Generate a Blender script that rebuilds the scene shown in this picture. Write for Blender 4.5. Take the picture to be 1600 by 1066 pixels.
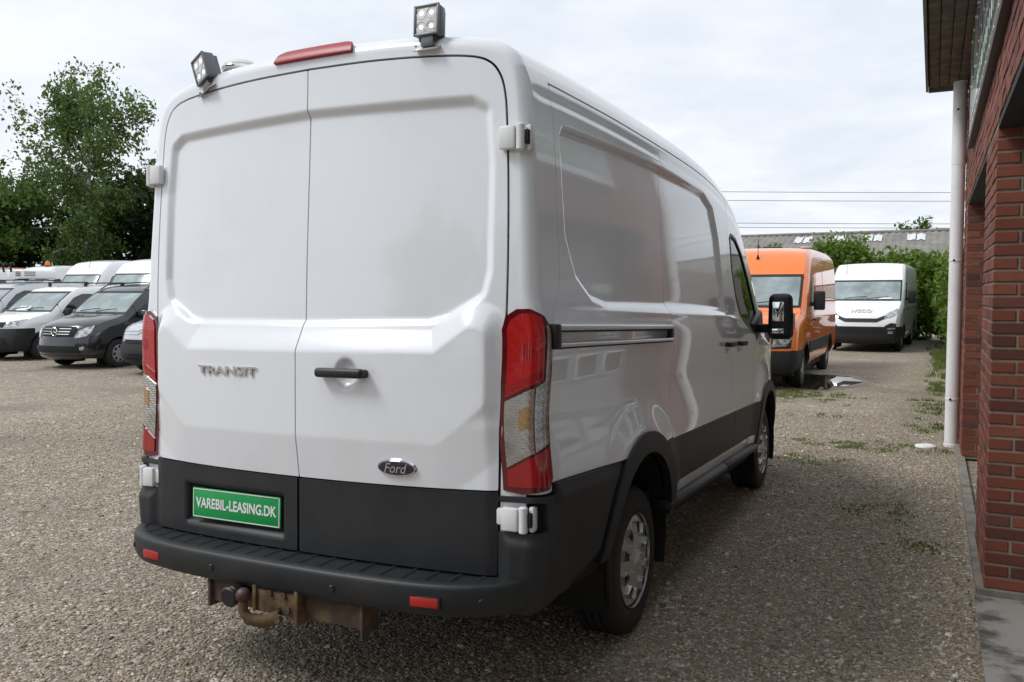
import bpy, bmesh, math, random
import numpy as np
from mathutils import Vector, Matrix, Euler
random.seed(7); rng = np.random.default_rng(7)
for o in list(bpy.data.objects): bpy.data.objects.remove(o, do_unlink=True)
scene = bpy.context.scene
COL = scene.collection
rad = math.radians
# ------------------------------------------------------------------ camera
cam_d = bpy.data.cameras.new('camera'); cam = bpy.data.objects.new('camera', cam_d); COL.objects.link(cam)
YAW, PITCH, ROLL = -0.4615, -0.0556, -0.001
CAM = Vector((2.1913, -2.5409, 1.5903))
_f = Vector((math.sin(YAW)*math.cos(PITCH), math.cos(YAW)*math.cos(PITCH), math.sin(PITCH)))
_r0 = Vector((math.cos(YAW), -math.sin(YAW), 0)); _u0 = _r0.cross(_f)
_r = _r0*math.cos(ROLL)+_u0*math.sin(ROLL); _u = _u0*math.cos(ROLL)-_r0*math.sin(ROLL)
M = Matrix((( _r.x,_u.x,-_f.x,CAM.x),(_r.y,_u.y,-_f.y,CAM.y),(_r.z,_u.z,-_f.z,CAM.z),(0,0,0,1)))
cam.matrix_world = M
cam_d.sensor_width = 36; cam_d.lens = 1321.8/1600*36; cam_d.clip_start = .05; cam_d.clip_end = 2000
scene.camera = cam
# ------------------------------------------------------------------ world, sun, exposure
SUN_EL, SUN_AZ = 50, 232          # azimuth clockwise from +Y
w = bpy.data.worlds.new('World'); scene.world = w; w.use_nodes = True
nt = w.node_tree; nt.nodes.clear()
def WN(t, **k):
    n = nt.nodes.new(t)
    for a, b in k.items(): setattr(n, a, b)
    return n
out = WN('ShaderNodeOutputWorld'); bg = WN('ShaderNodeBackground'); bg.inputs['Strength'].default_value = .1
sky = WN('ShaderNodeTexSky', sky_type='NISHITA', sun_disc=False); sky.sun_elevation = rad(SUN_EL); sky.sun_rotation = rad(SUN_AZ)
sky.air_density = 1.2; sky.dust_density = 2.0
tc = WN('ShaderNodeTexCoord'); sep = WN('ShaderNodeSeparateXYZ'); nt.links.new(tc.outputs['Generated'], sep.inputs[0])
ma = WN('ShaderNodeMath', operation='ADD'); ma.inputs[1].default_value = .16; nt.links.new(sep.outputs['Z'], ma.inputs[0])
mx = WN('ShaderNodeMath', operation='MAXIMUM'); mx.inputs[1].default_value = .05; nt.links.new(ma.outputs[0], mx.inputs[0])
vd = WN('ShaderNodeVectorMath', operation='DIVIDE'); nt.links.new(tc.outputs['Generated'], vd.inputs[0])
cmb = WN('ShaderNodeCombineXYZ'); cmb.inputs[2].default_value = 1
for i in (0, 1): nt.links.new(mx.outputs[0], cmb.inputs[i])
nt.links.new(cmb.outputs[0], vd.inputs[1])
def cloud(scale, detail, rough, dist, lo, hi):
    n = WN('ShaderNodeTexNoise'); n.inputs['Scale'].default_value = scale; n.inputs['Detail'].default_value = detail
    n.inputs['Roughness'].default_value = rough; n.inputs['Distortion'].default_value = dist
    nt.links.new(vd.outputs[0], n.inputs['Vector'])
    m = WN('ShaderNodeMapRange', interpolation_type='SMOOTHSTEP'); m.inputs[1].default_value = lo; m.inputs[2].default_value = hi
    nt.links.new(n.outputs[0], m.inputs[0]); return m.outputs[0]
c1 = cloud(.9, 7, .55, .3, .33, .66); c2 = cloud(2.6, 8, .6, .5, .35, .7)
mixc = WN('ShaderNodeMix', data_type='RGBA'); mixc.inputs[6].default_value = (5.75, 6.25, 7.0, 1); mixc.inputs[7].default_value = (7.45, 7.75, 8.1, 1)
av = WN('ShaderNodeMath', operation='MULTIPLY_ADD'); av.inputs[1].default_value = .35; nt.links.new(c2, av.inputs[0])
av2 = WN('ShaderNodeMath', operation='MULTIPLY'); av2.inputs[1].default_value = .75; nt.links.new(c1, av2.inputs[0]); nt.links.new(av2.outputs[0], av.inputs[2])
nt.links.new(av.outputs[0], mixc.inputs[0])
mixs = WN('ShaderNodeMix', data_type='RGBA'); nt.links.new(sky.outputs[0], mixs.inputs[6]); nt.links.new(mixc.outputs[2], mixs.inputs[7])
cov = cloud(.6, 5, .5, .2, .12, .36)
cv2 = WN('ShaderNodeMapRange'); cv2.inputs[3].default_value = .9; cv2.inputs[4].default_value = 1.0; nt.links.new(cov, cv2.inputs[0]); nt.links.new(cv2.outputs[0], mixs.inputs[0])
nt.links.new(mixs.outputs[2], bg.inputs[0]); nt.links.new(bg.outputs[0], out.inputs[0])
sd = bpy.data.lights.new('sun', 'SUN'); sd.energy = 1.5; sd.angle = rad(18); sd.color = (1, .985, .96)
sun = bpy.data.objects.new('sun', sd); COL.objects.link(sun)
_sd = Vector((math.sin(rad(SUN_AZ))*math.cos(rad(SUN_EL)), math.cos(rad(SUN_AZ))*math.cos(rad(SUN_EL)), math.sin(rad(SUN_EL))))
sun.rotation_euler = _sd.to_track_quat('Z', 'Y').to_euler(); sun.location = (-10, -10, 30)
scene.view_settings.view_transform = 'Standard'; scene.view_settings.look = 'None'
scene.view_settings.exposure = 0.40; scene.view_settings.gamma = 1; scene.view_settings.use_curve_mapping = False
scene.render.engine = 'CYCLES'
scene.render.resolution_x = 1024; scene.render.resolution_y = 682
# ------------------------------------------------------------------ materials
MATS = {}
def mat(name, color, rough=.5, metal=0, coat=0, spec=.5, ior=None, noise=None, bump=None, alpha=None, trans=0, emit=None):
    if name in MATS: return MATS[name]
    m = bpy.data.materials.new(name); m.use_nodes = True; MATS[name] = m
    b = m.node_tree.nodes['Principled BSDF']; N = m.node_tree
    b.inputs['Base Color'].default_value = (*color, 1); b.inputs['Roughness'].default_value = rough; b.inputs['Metallic'].default_value = metal
    b.inputs['Coat Weight'].default_value = coat; b.inputs['Coat Roughness'].default_value = .03; b.inputs['Specular IOR Level'].default_value = spec
    if ior: b.inputs['IOR'].default_value = ior
    if trans: b.inputs['Transmission Weight'].default_value = trans
    if emit: b.inputs['Emission Color'].default_value = (*emit[0], 1); b.inputs['Emission Strength'].default_value = emit[1]
    if noise or bump:
        t = N.nodes.new('ShaderNodeTexCoord')
    if noise:   # (scale, second colour, contrast lo, hi)
        n = N.nodes.new('ShaderNodeTexNoise'); n.inputs['Scale'].default_value = noise[0]; n.inputs['Detail'].default_value = 8; n.inputs['Roughness'].default_value = .6
        N.links.new(t.outputs['Object'], n.inputs[0])
        r = N.nodes.new('ShaderNodeMapRange'); r.inputs[1].default_value = noise[2]; r.inputs[2].default_value = noise[3]; N.links.new(n.outputs[0], r.inputs[0])
        x = N.nodes.new('ShaderNodeMix'); x.data_type = 'RGBA'; x.inputs[6].default_value = (*color, 1); x.inputs[7].default_value = (*noise[1], 1)
        N.links.new(r.outputs[0], x.inputs[0]); N.links.new(x.outputs[2], b.inputs['Base Color'])
    if bump:    # (scale, strength, distance)
        n = N.nodes.new('ShaderNodeTexNoise'); n.inputs['Scale'].default_value = bump[0]; n.inputs['Detail'].default_value = 6
        N.links.new(t.outputs['Object'], n.inputs[0])
        u = N.nodes.new('ShaderNodeBump'); u.inputs['Strength'].default_value = bump[1]; u.inputs['Distance'].default_value = bump[2]
        N.links.new(n.outputs[0], u.inputs['Height']); N.links.new(u.outputs[0], b.inputs['Normal'])
    return m
def bsdf(m): return m.node_tree.nodes['Principled BSDF']
mat('white_paint', (.81, .835, .875), .22, coat=1, noise=(2.6, (.76, .775, .80), .5, .78))
mat('far_white_paint', (.86, .87, .88), .3, coat=.8)
mat('orange_paint', (.90, .20, .018), .3, coat=1)
mat('dark_paint', (.012, .012, .016), .25, coat=1)
mat('silver_paint', (.55, .56, .58), .3, metal=.4, coat=1)
mat('grey_plastic', (.009, .011, .014), .5, bump=(900, .25, .0006), noise=(4, (.022, .023, .024), .42, .75))
mat('black_plastic', (.012, .012, .013), .45)
mat('gap_black', (.006, .006, .006), .8)
mat('rubber', (.016, .016, .016), .75, noise=(30, (.03, .028, .025), .45, .75))
mat('alloy', (.62, .62, .61), .34, metal=.75, noise=(9, (.45, .42, .38), .5, .8))
mat('chrome', (.75, .75, .76), .1, metal=1)
mat('rail_metal', (.78, .78, .79), .3, metal=.35)
mat('hinge_white', (.72, .73, .73), .45, noise=(25, (.5, .48, .45), .6, .85))
mat('red_lens', (.30, .004, .006), .12, coat=.6)
mat('dark_red_lens', (.10, .003, .006), .12, coat=.6)
mat('bright_red_lens', (.42, .005, .006), .12, coat=.6)
mat('clear_lens', (.55, .545, .53), .18, metal=.85, coat=.7, noise=(8, (.30, .29, .28), .42, .68))  # noise tones stand in for reflections inside the lens
mat('amber_lens', (.50, .33, .16), .2, metal=.8, coat=.7)
mat('brake_lens_red', (.33, .012, .02), .4)
mat('reflector_red', (.42, .02, .015), .25)
mat('glass_dark', (.015, .022, .02), .03, ior=1.7)
mat('mirror_glass', (.8, .85, .85), .02, metal=1)
mat('plate_green', (.0, .30, .07), .35)
mat('print_white', (.78, .79, .78), .4)
mat('badge_blue', (.012, .016, .06), .15, coat=1)
mat('rust', (.075, .040, .018), .85, noise=(16, (.16, .105, .05), .4, .65), bump=(120, .5, .003))
mat('rust_dark', (.06, .04, .028), .8, noise=(18, (.13, .09, .05), .4, .7), bump=(120, .5, .003))
mat('ball_steel', (.09, .055, .05), .5, metal=.5)
mat('lamp_grey', (.16, .165, .17), .4, metal=.5)
mat('led_lens', (.72, .73, .74), .25, coat=.6)
mat('led', (.9, .9, .88), .1, emit=((1, 1, .97), .9))
mat('clear_plastic', (.75, .76, .7), .1, coat=.5)
mat('galvanised', (.55, .55, .53), .4, metal=.7, noise=(40, (.35, .3, .25), .55, .8))
def lens_relief(m, sx, sz, dist=.004):      # moulded ribs of a lamp lens
    N = MATS[m].node_tree; t = N.nodes.new('ShaderNodeTexCoord'); b = bsdf(MATS[m]); prev = None
    for d, s in (('Z', sz), ('DIAGONAL', sx)):
        w_ = N.nodes.new('ShaderNodeTexWave'); w_.bands_direction = d; w_.inputs['Scale'].default_value = s; w_.inputs['Distortion'].default_value = .3; N.links.new(t.outputs['Object'], w_.inputs[0])
        u = N.nodes.new('ShaderNodeBump'); u.inputs['Strength'].default_value = .22; u.inputs['Distance'].default_value = dist; N.links.new(w_.outputs['Fac'], u.inputs['Height'])
        if prev: N.links.new(prev.outputs[0], u.inputs['Normal'])
        prev = u
    N.links.new(prev.outputs[0], b.inputs['Normal'])
lens_relief('clear_lens', 20, 30, .002); lens_relief('amber_lens', 20, 44, .002); lens_relief('bright_red_lens', 10, 36, .0012)
# ------------------------------------------------------------------ mesh helpers
def link(o, parent=None):
    COL.objects.link(o)
    if parent is not None: o.parent = parent
    return o
def mobj(name, verts, faces, m, parent=None, smooth=True):
    me = bpy.data.meshes.new(name)
    me.from_pydata([tuple(map(float, v)) for v in verts] if not isinstance(verts, np.ndarray) else verts.tolist(), [], faces if not isinstance(faces, np.ndarray) else faces.tolist())
    if smooth: me.polygons.foreach_set('use_smooth', [True]*len(me.polygons))
    if m: me.materials.append(MATS[m] if isinstance(m, str) else m)
    me.update(); o = bpy.data.objects.new(name, me)
    return link(o, parent)
def bm_obj(name, bm, m, parent=None, smooth=False, auto=None):
    me = bpy.data.meshes.new(name); bm.normal_update(); bm.to_mesh(me); bm.free()
    if m: me.materials.append(MATS[m] if isinstance(m, str) else m)
    if smooth: me.polygons.foreach_set('use_smooth', [True]*len(me.polygons))
    if auto:
        me.set_sharp_from_angle(angle=rad(auto))
    return link(bpy.data.objects.new(name, me), parent)
def rbox(name, c, s, m, parent=None, bev=.004, rot=None, seg=2, taper=None):
    bm = bmesh.new(); bmesh.ops.create_cube(bm, size=1)
    for v in bm.verts: v.co = Vector((v.co.x*s[0], v.co.y*s[1], v.co.z*s[2]))
    if taper:
        for v in bm.verts:
            if v.co.z > 0: v.co.x *= taper[0]; v.co.y *= taper[1]
    if bev: bmesh.ops.bevel(bm, geom=bm.edges[:], offset=min(bev, min(s)*.45), segments=seg, profile=.5, affect='EDGES')
    R_ = Euler(rot).to_matrix() if rot else Matrix.Identity(3)
    for v in bm.verts: v.co = R_ @ v.co + Vector(c)
    return bm_obj(name, bm, m, parent, smooth=True, auto=40)
def frame_from(d):
    d = Vector(d).normalized(); a = Vector((0, 0, 1)) if abs(d.z) < .9 else Vector((1, 0, 0))
    x = d.cross(a).normalized(); return x, d.cross(x).normalized(), d
def cyl(name, p0, p1, r, m, parent=None, n=20, r1=None, bev=0):
    p0, p1 = Vector(p0), Vector(p1); x, y, d = frame_from(p1-p0); L = (p1-p0).length
    r1 = r if r1 is None else r1
    prof = [(0, 0), (r, 0), (r1, L), (0, L)] if not bev else [(0, 0), (r-bev, 0), (r, bev), (r1, L-bev), (r1-bev, L), (0, L)]
    return lathe(name, prof, p0, d, m, parent, n)
def lathe(name, prof, o, axis, m, parent=None, n=32, auto=35, mod=None):
    x, y, d = frame_from(axis); o = Vector(o); V = []; F = []
    k = len(prof)
    for i in range(n):
        a = 2*math.pi*i/n
        for j, (r, h) in enumerate(prof):
            rr = r+(mod(i, j, r, h) if mod else 0)
            V.append(o+(x*math.cos(a)+y*math.sin(a))*rr+d*h)
    for i in range(n):
        i2 = (i+1) % n
        for j in range(k-1): F.append((i*k+j, i2*k+j, i2*k+j+1, i*k+j+1))
    bm = bmesh.new(); vs = [bm.verts.new(v) for v in V]; 
    for f in F:
        try: bm.faces.new([vs[i] for i in f])
        except ValueError: pass
    bmesh.ops.remove_doubles(bm, verts=bm.verts[:], dist=1e-5)
    bmesh.ops.recalc_face_normals(bm, faces=bm.faces[:])
    return bm_obj(name, bm, m, parent, smooth=True, auto=auto)
def tube(name, pts, r, m, parent=None, n=10, closed=False, rads=None):
    pts = [Vector(p) for p in pts]; V = []; F = []; K = len(pts); px = None
    for i, p in enumerate(pts):
        d = (pts[min(i+1, K-1)]-pts[max(i-1, 0)]).normalized()
        if px is None: x, y, _ = frame_from(d)
        else:
            x = (px-d*px.dot(d)).normalized(); y = d.cross(x)
        px = x; rr = rads[i] if rads else r
        for j in range(n):
            a = 2*math.pi*j/n; V.append(p+(x*math.cos(a)+y*math.sin(a))*rr)
    for i in range(K-1):
        for j in range(n): F.append((i*n+j, i*n+(j+1) % n, (i+1)*n+(j+1) % n, (i+1)*n+j))
    F.append(tuple(reversed(range(n)))); F.append(tuple(range((K-1)*n, K*n)))
    o = mobj(name, V, F, m, parent, True); o.data.set_sharp_from_angle(angle=rad(50)); return o
def prism(name, poly, axis, a0, a1, m, parent=None, bev=0, seg=2):
    """poly: 2D points in the plane normal to axis ('x': (y,z), 'y': (x,z), 'z': (x,y)) extruded from a0 to a1"""
    bm = bmesh.new()
    def P(q, a): return {'x': (a, q[0], q[1]), 'y': (q[0], a, q[1]), 'z': (q[0], q[1], a)}[axis]
    A = [bm.verts.new(P(q, a0)) for q in poly]; B = [bm.verts.new(P(q, a1)) for q in poly]
    bm.faces.new(A); bm.faces.new(B[::-1]); n = len(poly)
    for i in range(n): bm.faces.new((A[i], B[i], B[(i+1) % n], A[(i+1) % n]))
    bmesh.ops.recalc_face_normals(bm, faces=bm.faces[:])
    if bev: bmesh.ops.bevel(bm, geom=bm.edges[:], offset=bev, segments=seg, profile=.5, affect='EDGES')
    return bm_obj(name, bm, m, parent, smooth=True, auto=40)
def text_obj(name, body, size, m, parent, mtx, extrude=.002, sx=1, shear=0, bold=0, fit=None):
    cu = bpy.data.curves.new('t', 'FONT'); cu.body = body; cu.size = size; cu.extrude = extrude; cu.align_x = 'CENTER'; cu.align_y = 'CENTER'
    cu.shear = shear; cu.offset = bold; cu.resolution_u = 4
    to = bpy.data.objects.new('t', cu); COL.objects.link(to); dg = bpy.context.evaluated_depsgraph_get()
    me = bpy.data.meshes.new_from_object(to.evaluated_get(dg)); bpy.data.objects.remove(to, do_unlink=True); bpy.data.curves.remove(cu)
    if fit:
        xs = [v.co.x for v in me.vertices]; ys = [v.co.y for v in me.vertices]
        S = Matrix.Diagonal((fit[0]/(max(xs)-min(xs)), fit[1]/(max(ys)-min(ys)), 1, 1)) @ Matrix.Translation((-(max(xs)+min(xs))/2, -(max(ys)+min(ys))/2, 0))
        me.transform(S)
    me.transform(mtx); me.materials.clear(); me.materials.append(MATS[m]); me.name = name
    return link(bpy.data.objects.new(name, me), parent)
def ss(a, b, x):
    t = np.clip((x-a)/(b-a), 0, 1); return t*t*(3-2*t)
def sd_poly(px, py, pts, rnd=0):
    pts = np.asarray(pts, float); n = len(pts); px, py = np.broadcast_arrays(np.asarray(px, float), np.asarray(py, float))
    d = np.full(px.shape, 1e9); s = np.ones(px.shape)
    j = n-1
    for i in range(n):
        ex, ey = pts[j]-pts[i]; wx, wy = px-pts[i, 0], py-pts[i, 1]
        t = np.clip((wx*ex+wy*ey)/(ex*ex+ey*ey+1e-12), 0, 1)
        bx, by = wx-ex*t, wy-ey*t; d = np.minimum(d, bx*bx+by*by)
        c1 = py >= pts[i, 1]; c2 = py < pts[j, 1]; c3 = ex*wy > ey*wx
        fl = (c1 & c2 & c3) | (~c1 & ~c2 & ~c3); s = np.where(fl, -s, s); j = i
    return s*np.sqrt(d)-rnd
def sd_box(px, py, x0, x1, y0, y1, r=0):
    qx = np.abs(px-(x0+x1)/2)-(x1-x0)/2+r; qy = np.abs(py-(y0+y1)/2)-(y1-y0)/2+r
    return np.sqrt(np.maximum(qx, 0)**2+np.maximum(qy, 0)**2)+np.minimum(np.maximum(qx, qy), 0)-r
def normals(F, U, V, e=.004):
    du = F(U+e, V)-F(U-e, V); dv = F(U, V+e)-F(U, V-e); n = np.cross(du, dv)
    return n/(np.linalg.norm(n, axis=-1, keepdims=True)+1e-12)
def patch(name, F, us, vs, sdf, m, parent, off=0, lip=.012, flip=False, bulge=None, edge=0):
    """trimmed piece of the surface F(u,v): cells where sdf(P)<0, its border snapped on the zero line, with a turned-in lip"""
    us = np.asarray(us, float); vs = np.asarray(vs, float)
    U, V = np.meshgrid(us, vs, indexing='ij'); nu, nv = U.shape
    s = (lambda a, b: sdf(F(a, b))) if sdf else None
    if sdf:
        Uc = (U[:-1, :-1]+U[1:, 1:])/2; Vc = (V[:-1, :-1]+V[1:, 1:])/2
        keep = s(Uc, Vc) < 0
    else: keep = np.ones((nu-1, nv-1), bool)
    if not keep.any(): print('EMPTY PATCH', name); return None
    idx = np.arange(nu*nv).reshape(nu, nv)
    q = np.stack([idx[:-1, :-1], idx[1:, :-1], idx[1:, 1:], idx[:-1, 1:]], -1)[keep]
    # edges used once are the border
    e = np.concatenate([q[:, [0, 1]], q[:, [1, 2]], q[:, [2, 3]], q[:, [3, 0]]])
    key = np.sort(e, 1); _, inv, cnt = np.unique(key, axis=0, return_inverse=True, return_counts=True)
    be = e[cnt[inv.ravel()] == 1]; bv = np.unique(be)
    u = U.ravel().copy(); v = V.ravel().copy()
    if sdf:
        bu, bw = u[bv], v[bv]; h = 1e-3
        cell = max(np.diff(us).max(), np.diff(vs).max())
        for _ in range(5):
            s0 = s(bu, bw); gu = (s(bu+h, bw)-s(bu-h, bw))/(2*h); gv = (s(bu, bw+h)-s(bu, bw-h))/(2*h)
            g2 = gu*gu+gv*gv+1e-6; st = np.clip(s0/g2, -cell, cell); st = np.where(np.abs(s0) > (1.6 if _ == 0 else 9)*cell, 0, st) if _ == 0 else st*mv; mv = (st != 0)*1. if _ == 0 else mv
            bu = np.clip(bu-st*gu, us[0], us[-1]); bw = np.clip(bw-st*gv, vs[0], vs[-1])
        u[bv] = bu; v[bv] = bw
    used = np.unique(q); P = F(u[used], v[used]); Nn = normals(F, u[used], v[used])
    if flip: Nn = -Nn
    o = off
    if bulge is not None:
        sv = -s(u[used], v[used]); o = off+bulge[0]*ss(0, bulge[1], sv)
    P = P+Nn*(np.asarray(o)[..., None] if np.ndim(o) else o)
    mp = np.full(nu*nv, -1); mp[used] = np.arange(len(used)); faces = mp[q]
    if flip: faces = faces[:, ::-1]; be = be[:, ::-1]
    if lip:
        a = mp[bv]; n0 = len(P); top = P[a]; bot = P[a]-Nn[a]*lip
        P = np.concatenate([P, top, bot]); k = len(bv); bi = np.full(nu*nv, -1); bi[bv] = np.arange(k)
        e0, e1 = bi[be[:, 0]], bi[be[:, 1]]
        lf = np.stack([n0+e1, n0+e0, n0+k+e0, n0+k+e1], -1); faces = np.concatenate([faces, lf])
    return mobj(name, P, faces, m, parent, True)
def tag(o, label=None, cat=None, group=None, kind=None):
    if label: o['label'] = label
    if cat: o['category'] = cat
    if group: o['group'] = group
    if kind: o['kind'] = kind
    return o
def empty(name, loc=(0, 0, 0), rz=0):
    o = bpy.data.objects.new(name, None); o.empty_display_size = .2; COL.objects.link(o); o.location = loc; o.rotation_euler = (0, 0, rz); return o
def inset(poly, d):
    p = np.asarray(poly, float); n = len(p); a = np.sum(p[:, 0]*np.roll(p[:, 1], -1)-np.roll(p[:, 0], -1)*p[:, 1]); sg = 1 if a > 0 else -1; o = []
    for i in range(n):
        e0 = p[i]-p[i-1]; e1 = p[(i+1) % n]-p[i]; e0 /= np.linalg.norm(e0); e1 /= np.linalg.norm(e1)
        n0 = sg*np.array([-e0[1], e0[0]]); n1 = sg*np.array([-e1[1], e1[0]]); b = n0+n1; b /= np.linalg.norm(b)
        o.append(p[i]+b*d/max(.35, b @ n0))
    return np.array(o)
def crom(pts, n=24):
    """Catmull-Rom (centripetal-ish) through points -> dense array"""
    p = np.asarray(pts, float); p = np.vstack([2*p[0]-p[1], p, 2*p[-1]-p[-2]]); o = []
    for i in range(1, len(p)-2):
        t = np.linspace(0, 1, n, endpoint=False)[:, None]; a, b, c, d = p[i-1], p[i], p[i+1], p[i+2]
        o.append(.5*((2*b)+(-a+c)*t+(2*a-5*b+4*c-d)*t*t+(-a+3*b-3*c+d)*t**3))
    o.append(p[-2][None]); return np.vstack(o)
# ================================================================== the big white van
VP = .0333
van = empty('panel_van'); tag(van, 'large white panel van with red tail lights, grey bumper and a green plate', 'van')
ROLLV = -.012
_R = Euler((-VP, 0, 0)).to_matrix() @ Euler((0, ROLLV, 0)).to_matrix()
_piv = Vector((.86, 2.86, .34)); van.rotation_euler = _R.to_euler(); van.location = _piv - _R @ _piv + Vector((.015, 0, 0))
van_m = Matrix.Translation(van.location) @ _R.to_4x4()
def toB(p):
    return tuple(van_m.inverted() @ Vector(p))
_cp = crom([(.940, .36), (.960, .45), (.976, .55), (.986, .66), (.990, .78), (.988, .86), (.977, .98), (.974, 1.08), (.981, 1.20), (.985, 1.29), (.983, 1.37), (.968, 1.44), (.957, 1.50), (.951, 1.62), (.942, 1.80), (.932, 2.0), (.921, 2.14), (.911, 2.225), (.890, 2.305), (.858, 2.360), (.80, 2.400), (.70, 2.427), (.5, 2.449), (.3, 2.460), (0, 2.466), (-.3, 2.460)])
_j = int(np.argmin(np.abs(_cp[:, 1]-2.305)+9*(_cp[:, 0] < .85))); _rp = _cp[_j:]; _rp = _rp[_rp[:, 0] >= 0]; _cp = _cp[:_j+1]; XJ, ZJ = float(_rp[0, 0]), float(_rp[0, 1])
def Wz(z): return np.interp(z, _cp[:, 1], _cp[:, 0])
_cps = np.gradient(_cp[:, 0], _cp[:, 1]); _rps = np.gradient(_rp[:, 1], _rp[:, 0]); _cps[-1] = 1/_rps[0]
def Zr(x): return np.interp(np.abs(x), _rp[::-1, 0], _rp[::-1, 1])
_tp = crom([(-.2, 2.465), (0, 2.465), (.5, 2.49), (1.2, 2.515), (2.2, 2.525), (2.8, 2.505), (3.2, 2.455), (3.55, 2.37), (3.8, 2.25), (4.1, 2.02), (4.5, 1.68), (4.85, 1.385), (5.0, 1.32), (5.2, 1.22), (5.36, 1.08), (5.46, .9)])
def ztop(y): return np.interp(y, _tp[:, 0], _tp[:, 1])
def zmap(z, y):
    t = ztop(y); return np.where(z > 1.2, 1.2+(z-1.2)*(t-1.2)/1.265, z*np.minimum(1, t/1.2))
_tw = crom([(-.2, 1), (3.0, 1), (3.8, .998), (4.4, .99), (4.9, .965), (5.2, .92), (5.4, .84), (5.46, .78)])
def Tw(y): return np.interp(y, _tw[:, 0], _tw[:, 1])
def Yr(x, z): return .034*ss(1.35, 2.45, z)+.058*(np.abs(x)/.87)**2.4
REC_S = [(.30, 2.09), (.35, 2.135), (1.6, 2.163), (2.60, 2.165), (2.83, 2.11), (2.95, 1.93), (3.04, 1.62), (3.06, 1.458), (.80, 1.450), (.63, 1.475), (.44, 1.565), (.33, 1.72)]
ARCH = [(1.20, .345), (4.52, .405)]
REC_S = inset(REC_S, .03)
def disp_s(y, z):
    d = -.02*ss(0, .034, -sd_poly(y, z, REC_S, .03))
    d = d-.014*ss(-.004, .012, -sd_box(y, z, .10, 1.70, 1.312, 1.388, .004))
    for (cy, cz), R in zip(ARCH, (.545, .535)):
        rr = np.hypot(y-cy, z-cz)
        a = np.arctan2(z-cz, y-cy)
        d = d+.024*(1-ss(R-.02, R+.19, rr))*ss(-.3, .25, np.sin(a))
    d = d+.006*np.exp(-((z-1.437)/.012)**2)*ss(.25, .5, y)*(1-ss(3.1, 3.6, y))     # waist ledge
    d = d-.004*np.exp(-((z-2.215)/.02)**2)                                            # upper swage
    return d
def side(y, z):
    y = np.asarray(y, float); z = np.asarray(z, float)
    rr = .055+0*z; e = 2e-3
    sl = np.interp(z, _cp[:, 1], _cps); nn = np.sqrt(1+sl*sl); nx, nz = 1/nn, -sl/nn
    q = np.clip(1-y/rr, 0, 1); rho = rr*(1-np.sqrt(np.maximum(1-q*q, 0)))
    x = Wz(z)-rho*nx+disp_s(y, z)*ss(.02, .15, y); zz = z-rho*nz
    return np.stack([x*Tw(y), y+Yr(Wz(z)-rr*nx, z-rr*nz)*(1-ss(0, .7, y)), zmap(zz, y)], -1)
def sideL(y, z):
    P = side(y, z); P[..., 0] *= -1; return P
def roof(x, y):
    x = np.asarray(x, float); y = np.asarray(y, float); rr = .055; e = 2e-3
    sl = np.interp(np.abs(x), _rp[::-1, 0], _rps[::-1]); nn = np.sqrt(1+sl*sl)
    q = np.clip(1-y/rr, 0, 1); rho = rr*(1-np.sqrt(np.maximum(1-q*q, 0)))
    xx = x-np.sign(x)*rho*(-sl/nn); z = Zr(x)-rho/nn
    rib = -.006*ss(.2, .5, y)*(1-ss(3.0, 3.3, y))*sum(np.exp(-((x-c)/.035)**2) for c in (-.5, -.17, .17, .5))
    return np.stack([xx*Tw(y), y+Yr(np.abs(x)-rr*(-sl/nn), Zr(x)-rr/nn)*(1-ss(0, .7, y)), zmap(z+rib, y)], -1)
RECR = [(.72, 2.208), (.79, 2.165), (.808, 1.96), (.808, 1.58), (.785, 1.483), (.64, 1.400), (.56, 1.380), (0, 1.376)]
RECR = RECR+[(-x, z) for x, z in RECR[::-1]][1:]+[(0, 2.226)]
RECR = inset(RECR, .05)
BUL = [(.60, 1.288), (.80, 1.425), (.80, 1.11), (.62, .962), (-.62, .962), (-.80, 1.11), (-.80, 1.425), (-.60, 1.288)]
BUL = inset(BUL, .05)
def disp_r(x, z):
    d = .021*ss(0, .036, -sd_poly(x, z, RECR, .05))
    s = sd_poly(x, z, BUL, .05); s = np.maximum(s, 0)
    up = .044*(1-np.clip(s/.09, 0, 1)); up = .044*(1-ss(0, .098, s))*.15+up*.85
    lo = .044-.024*np.clip(s/.17, 0, 1)
    k = ss(1.02, 1.12, z); b = up*k+lo*(1-k)
    b = b*(1-ss(.79, .86, np.abs(x))*.75)*(1-ss(.84, .93, np.abs(x)))
    d = d-b
    # dished hand recess behind the handle
    d = d+.022*(1-ss(.5, 1, np.hypot((x-.238)/.055, (z-1.207)/.062)))
    return d
def rear(x, z):
    x = np.asarray(x, float); z = np.asarray(z, float)
    return np.stack([x, Yr(x, z)+disp_r(x, z), z+0*x], -1)
def wrap(s, z, r=.055):
    s = np.asarray(s, float); z = np.asarray(z, float); w_ = Wz(z); a = r*math.pi/2
    th = np.clip(s/r, 0, math.pi/2); x = w_-r+r*np.sin(th)+np.minimum(s, 0)
    y = r*(1-np.cos(th))+np.maximum(s-a, 0)+Yr(np.minimum(w_-r, x), z)
    return np.stack([x, y, z], -1)
def wrapL(s, z):
    P = wrap(s, z); P[..., 0] *= -1; return P
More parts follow.
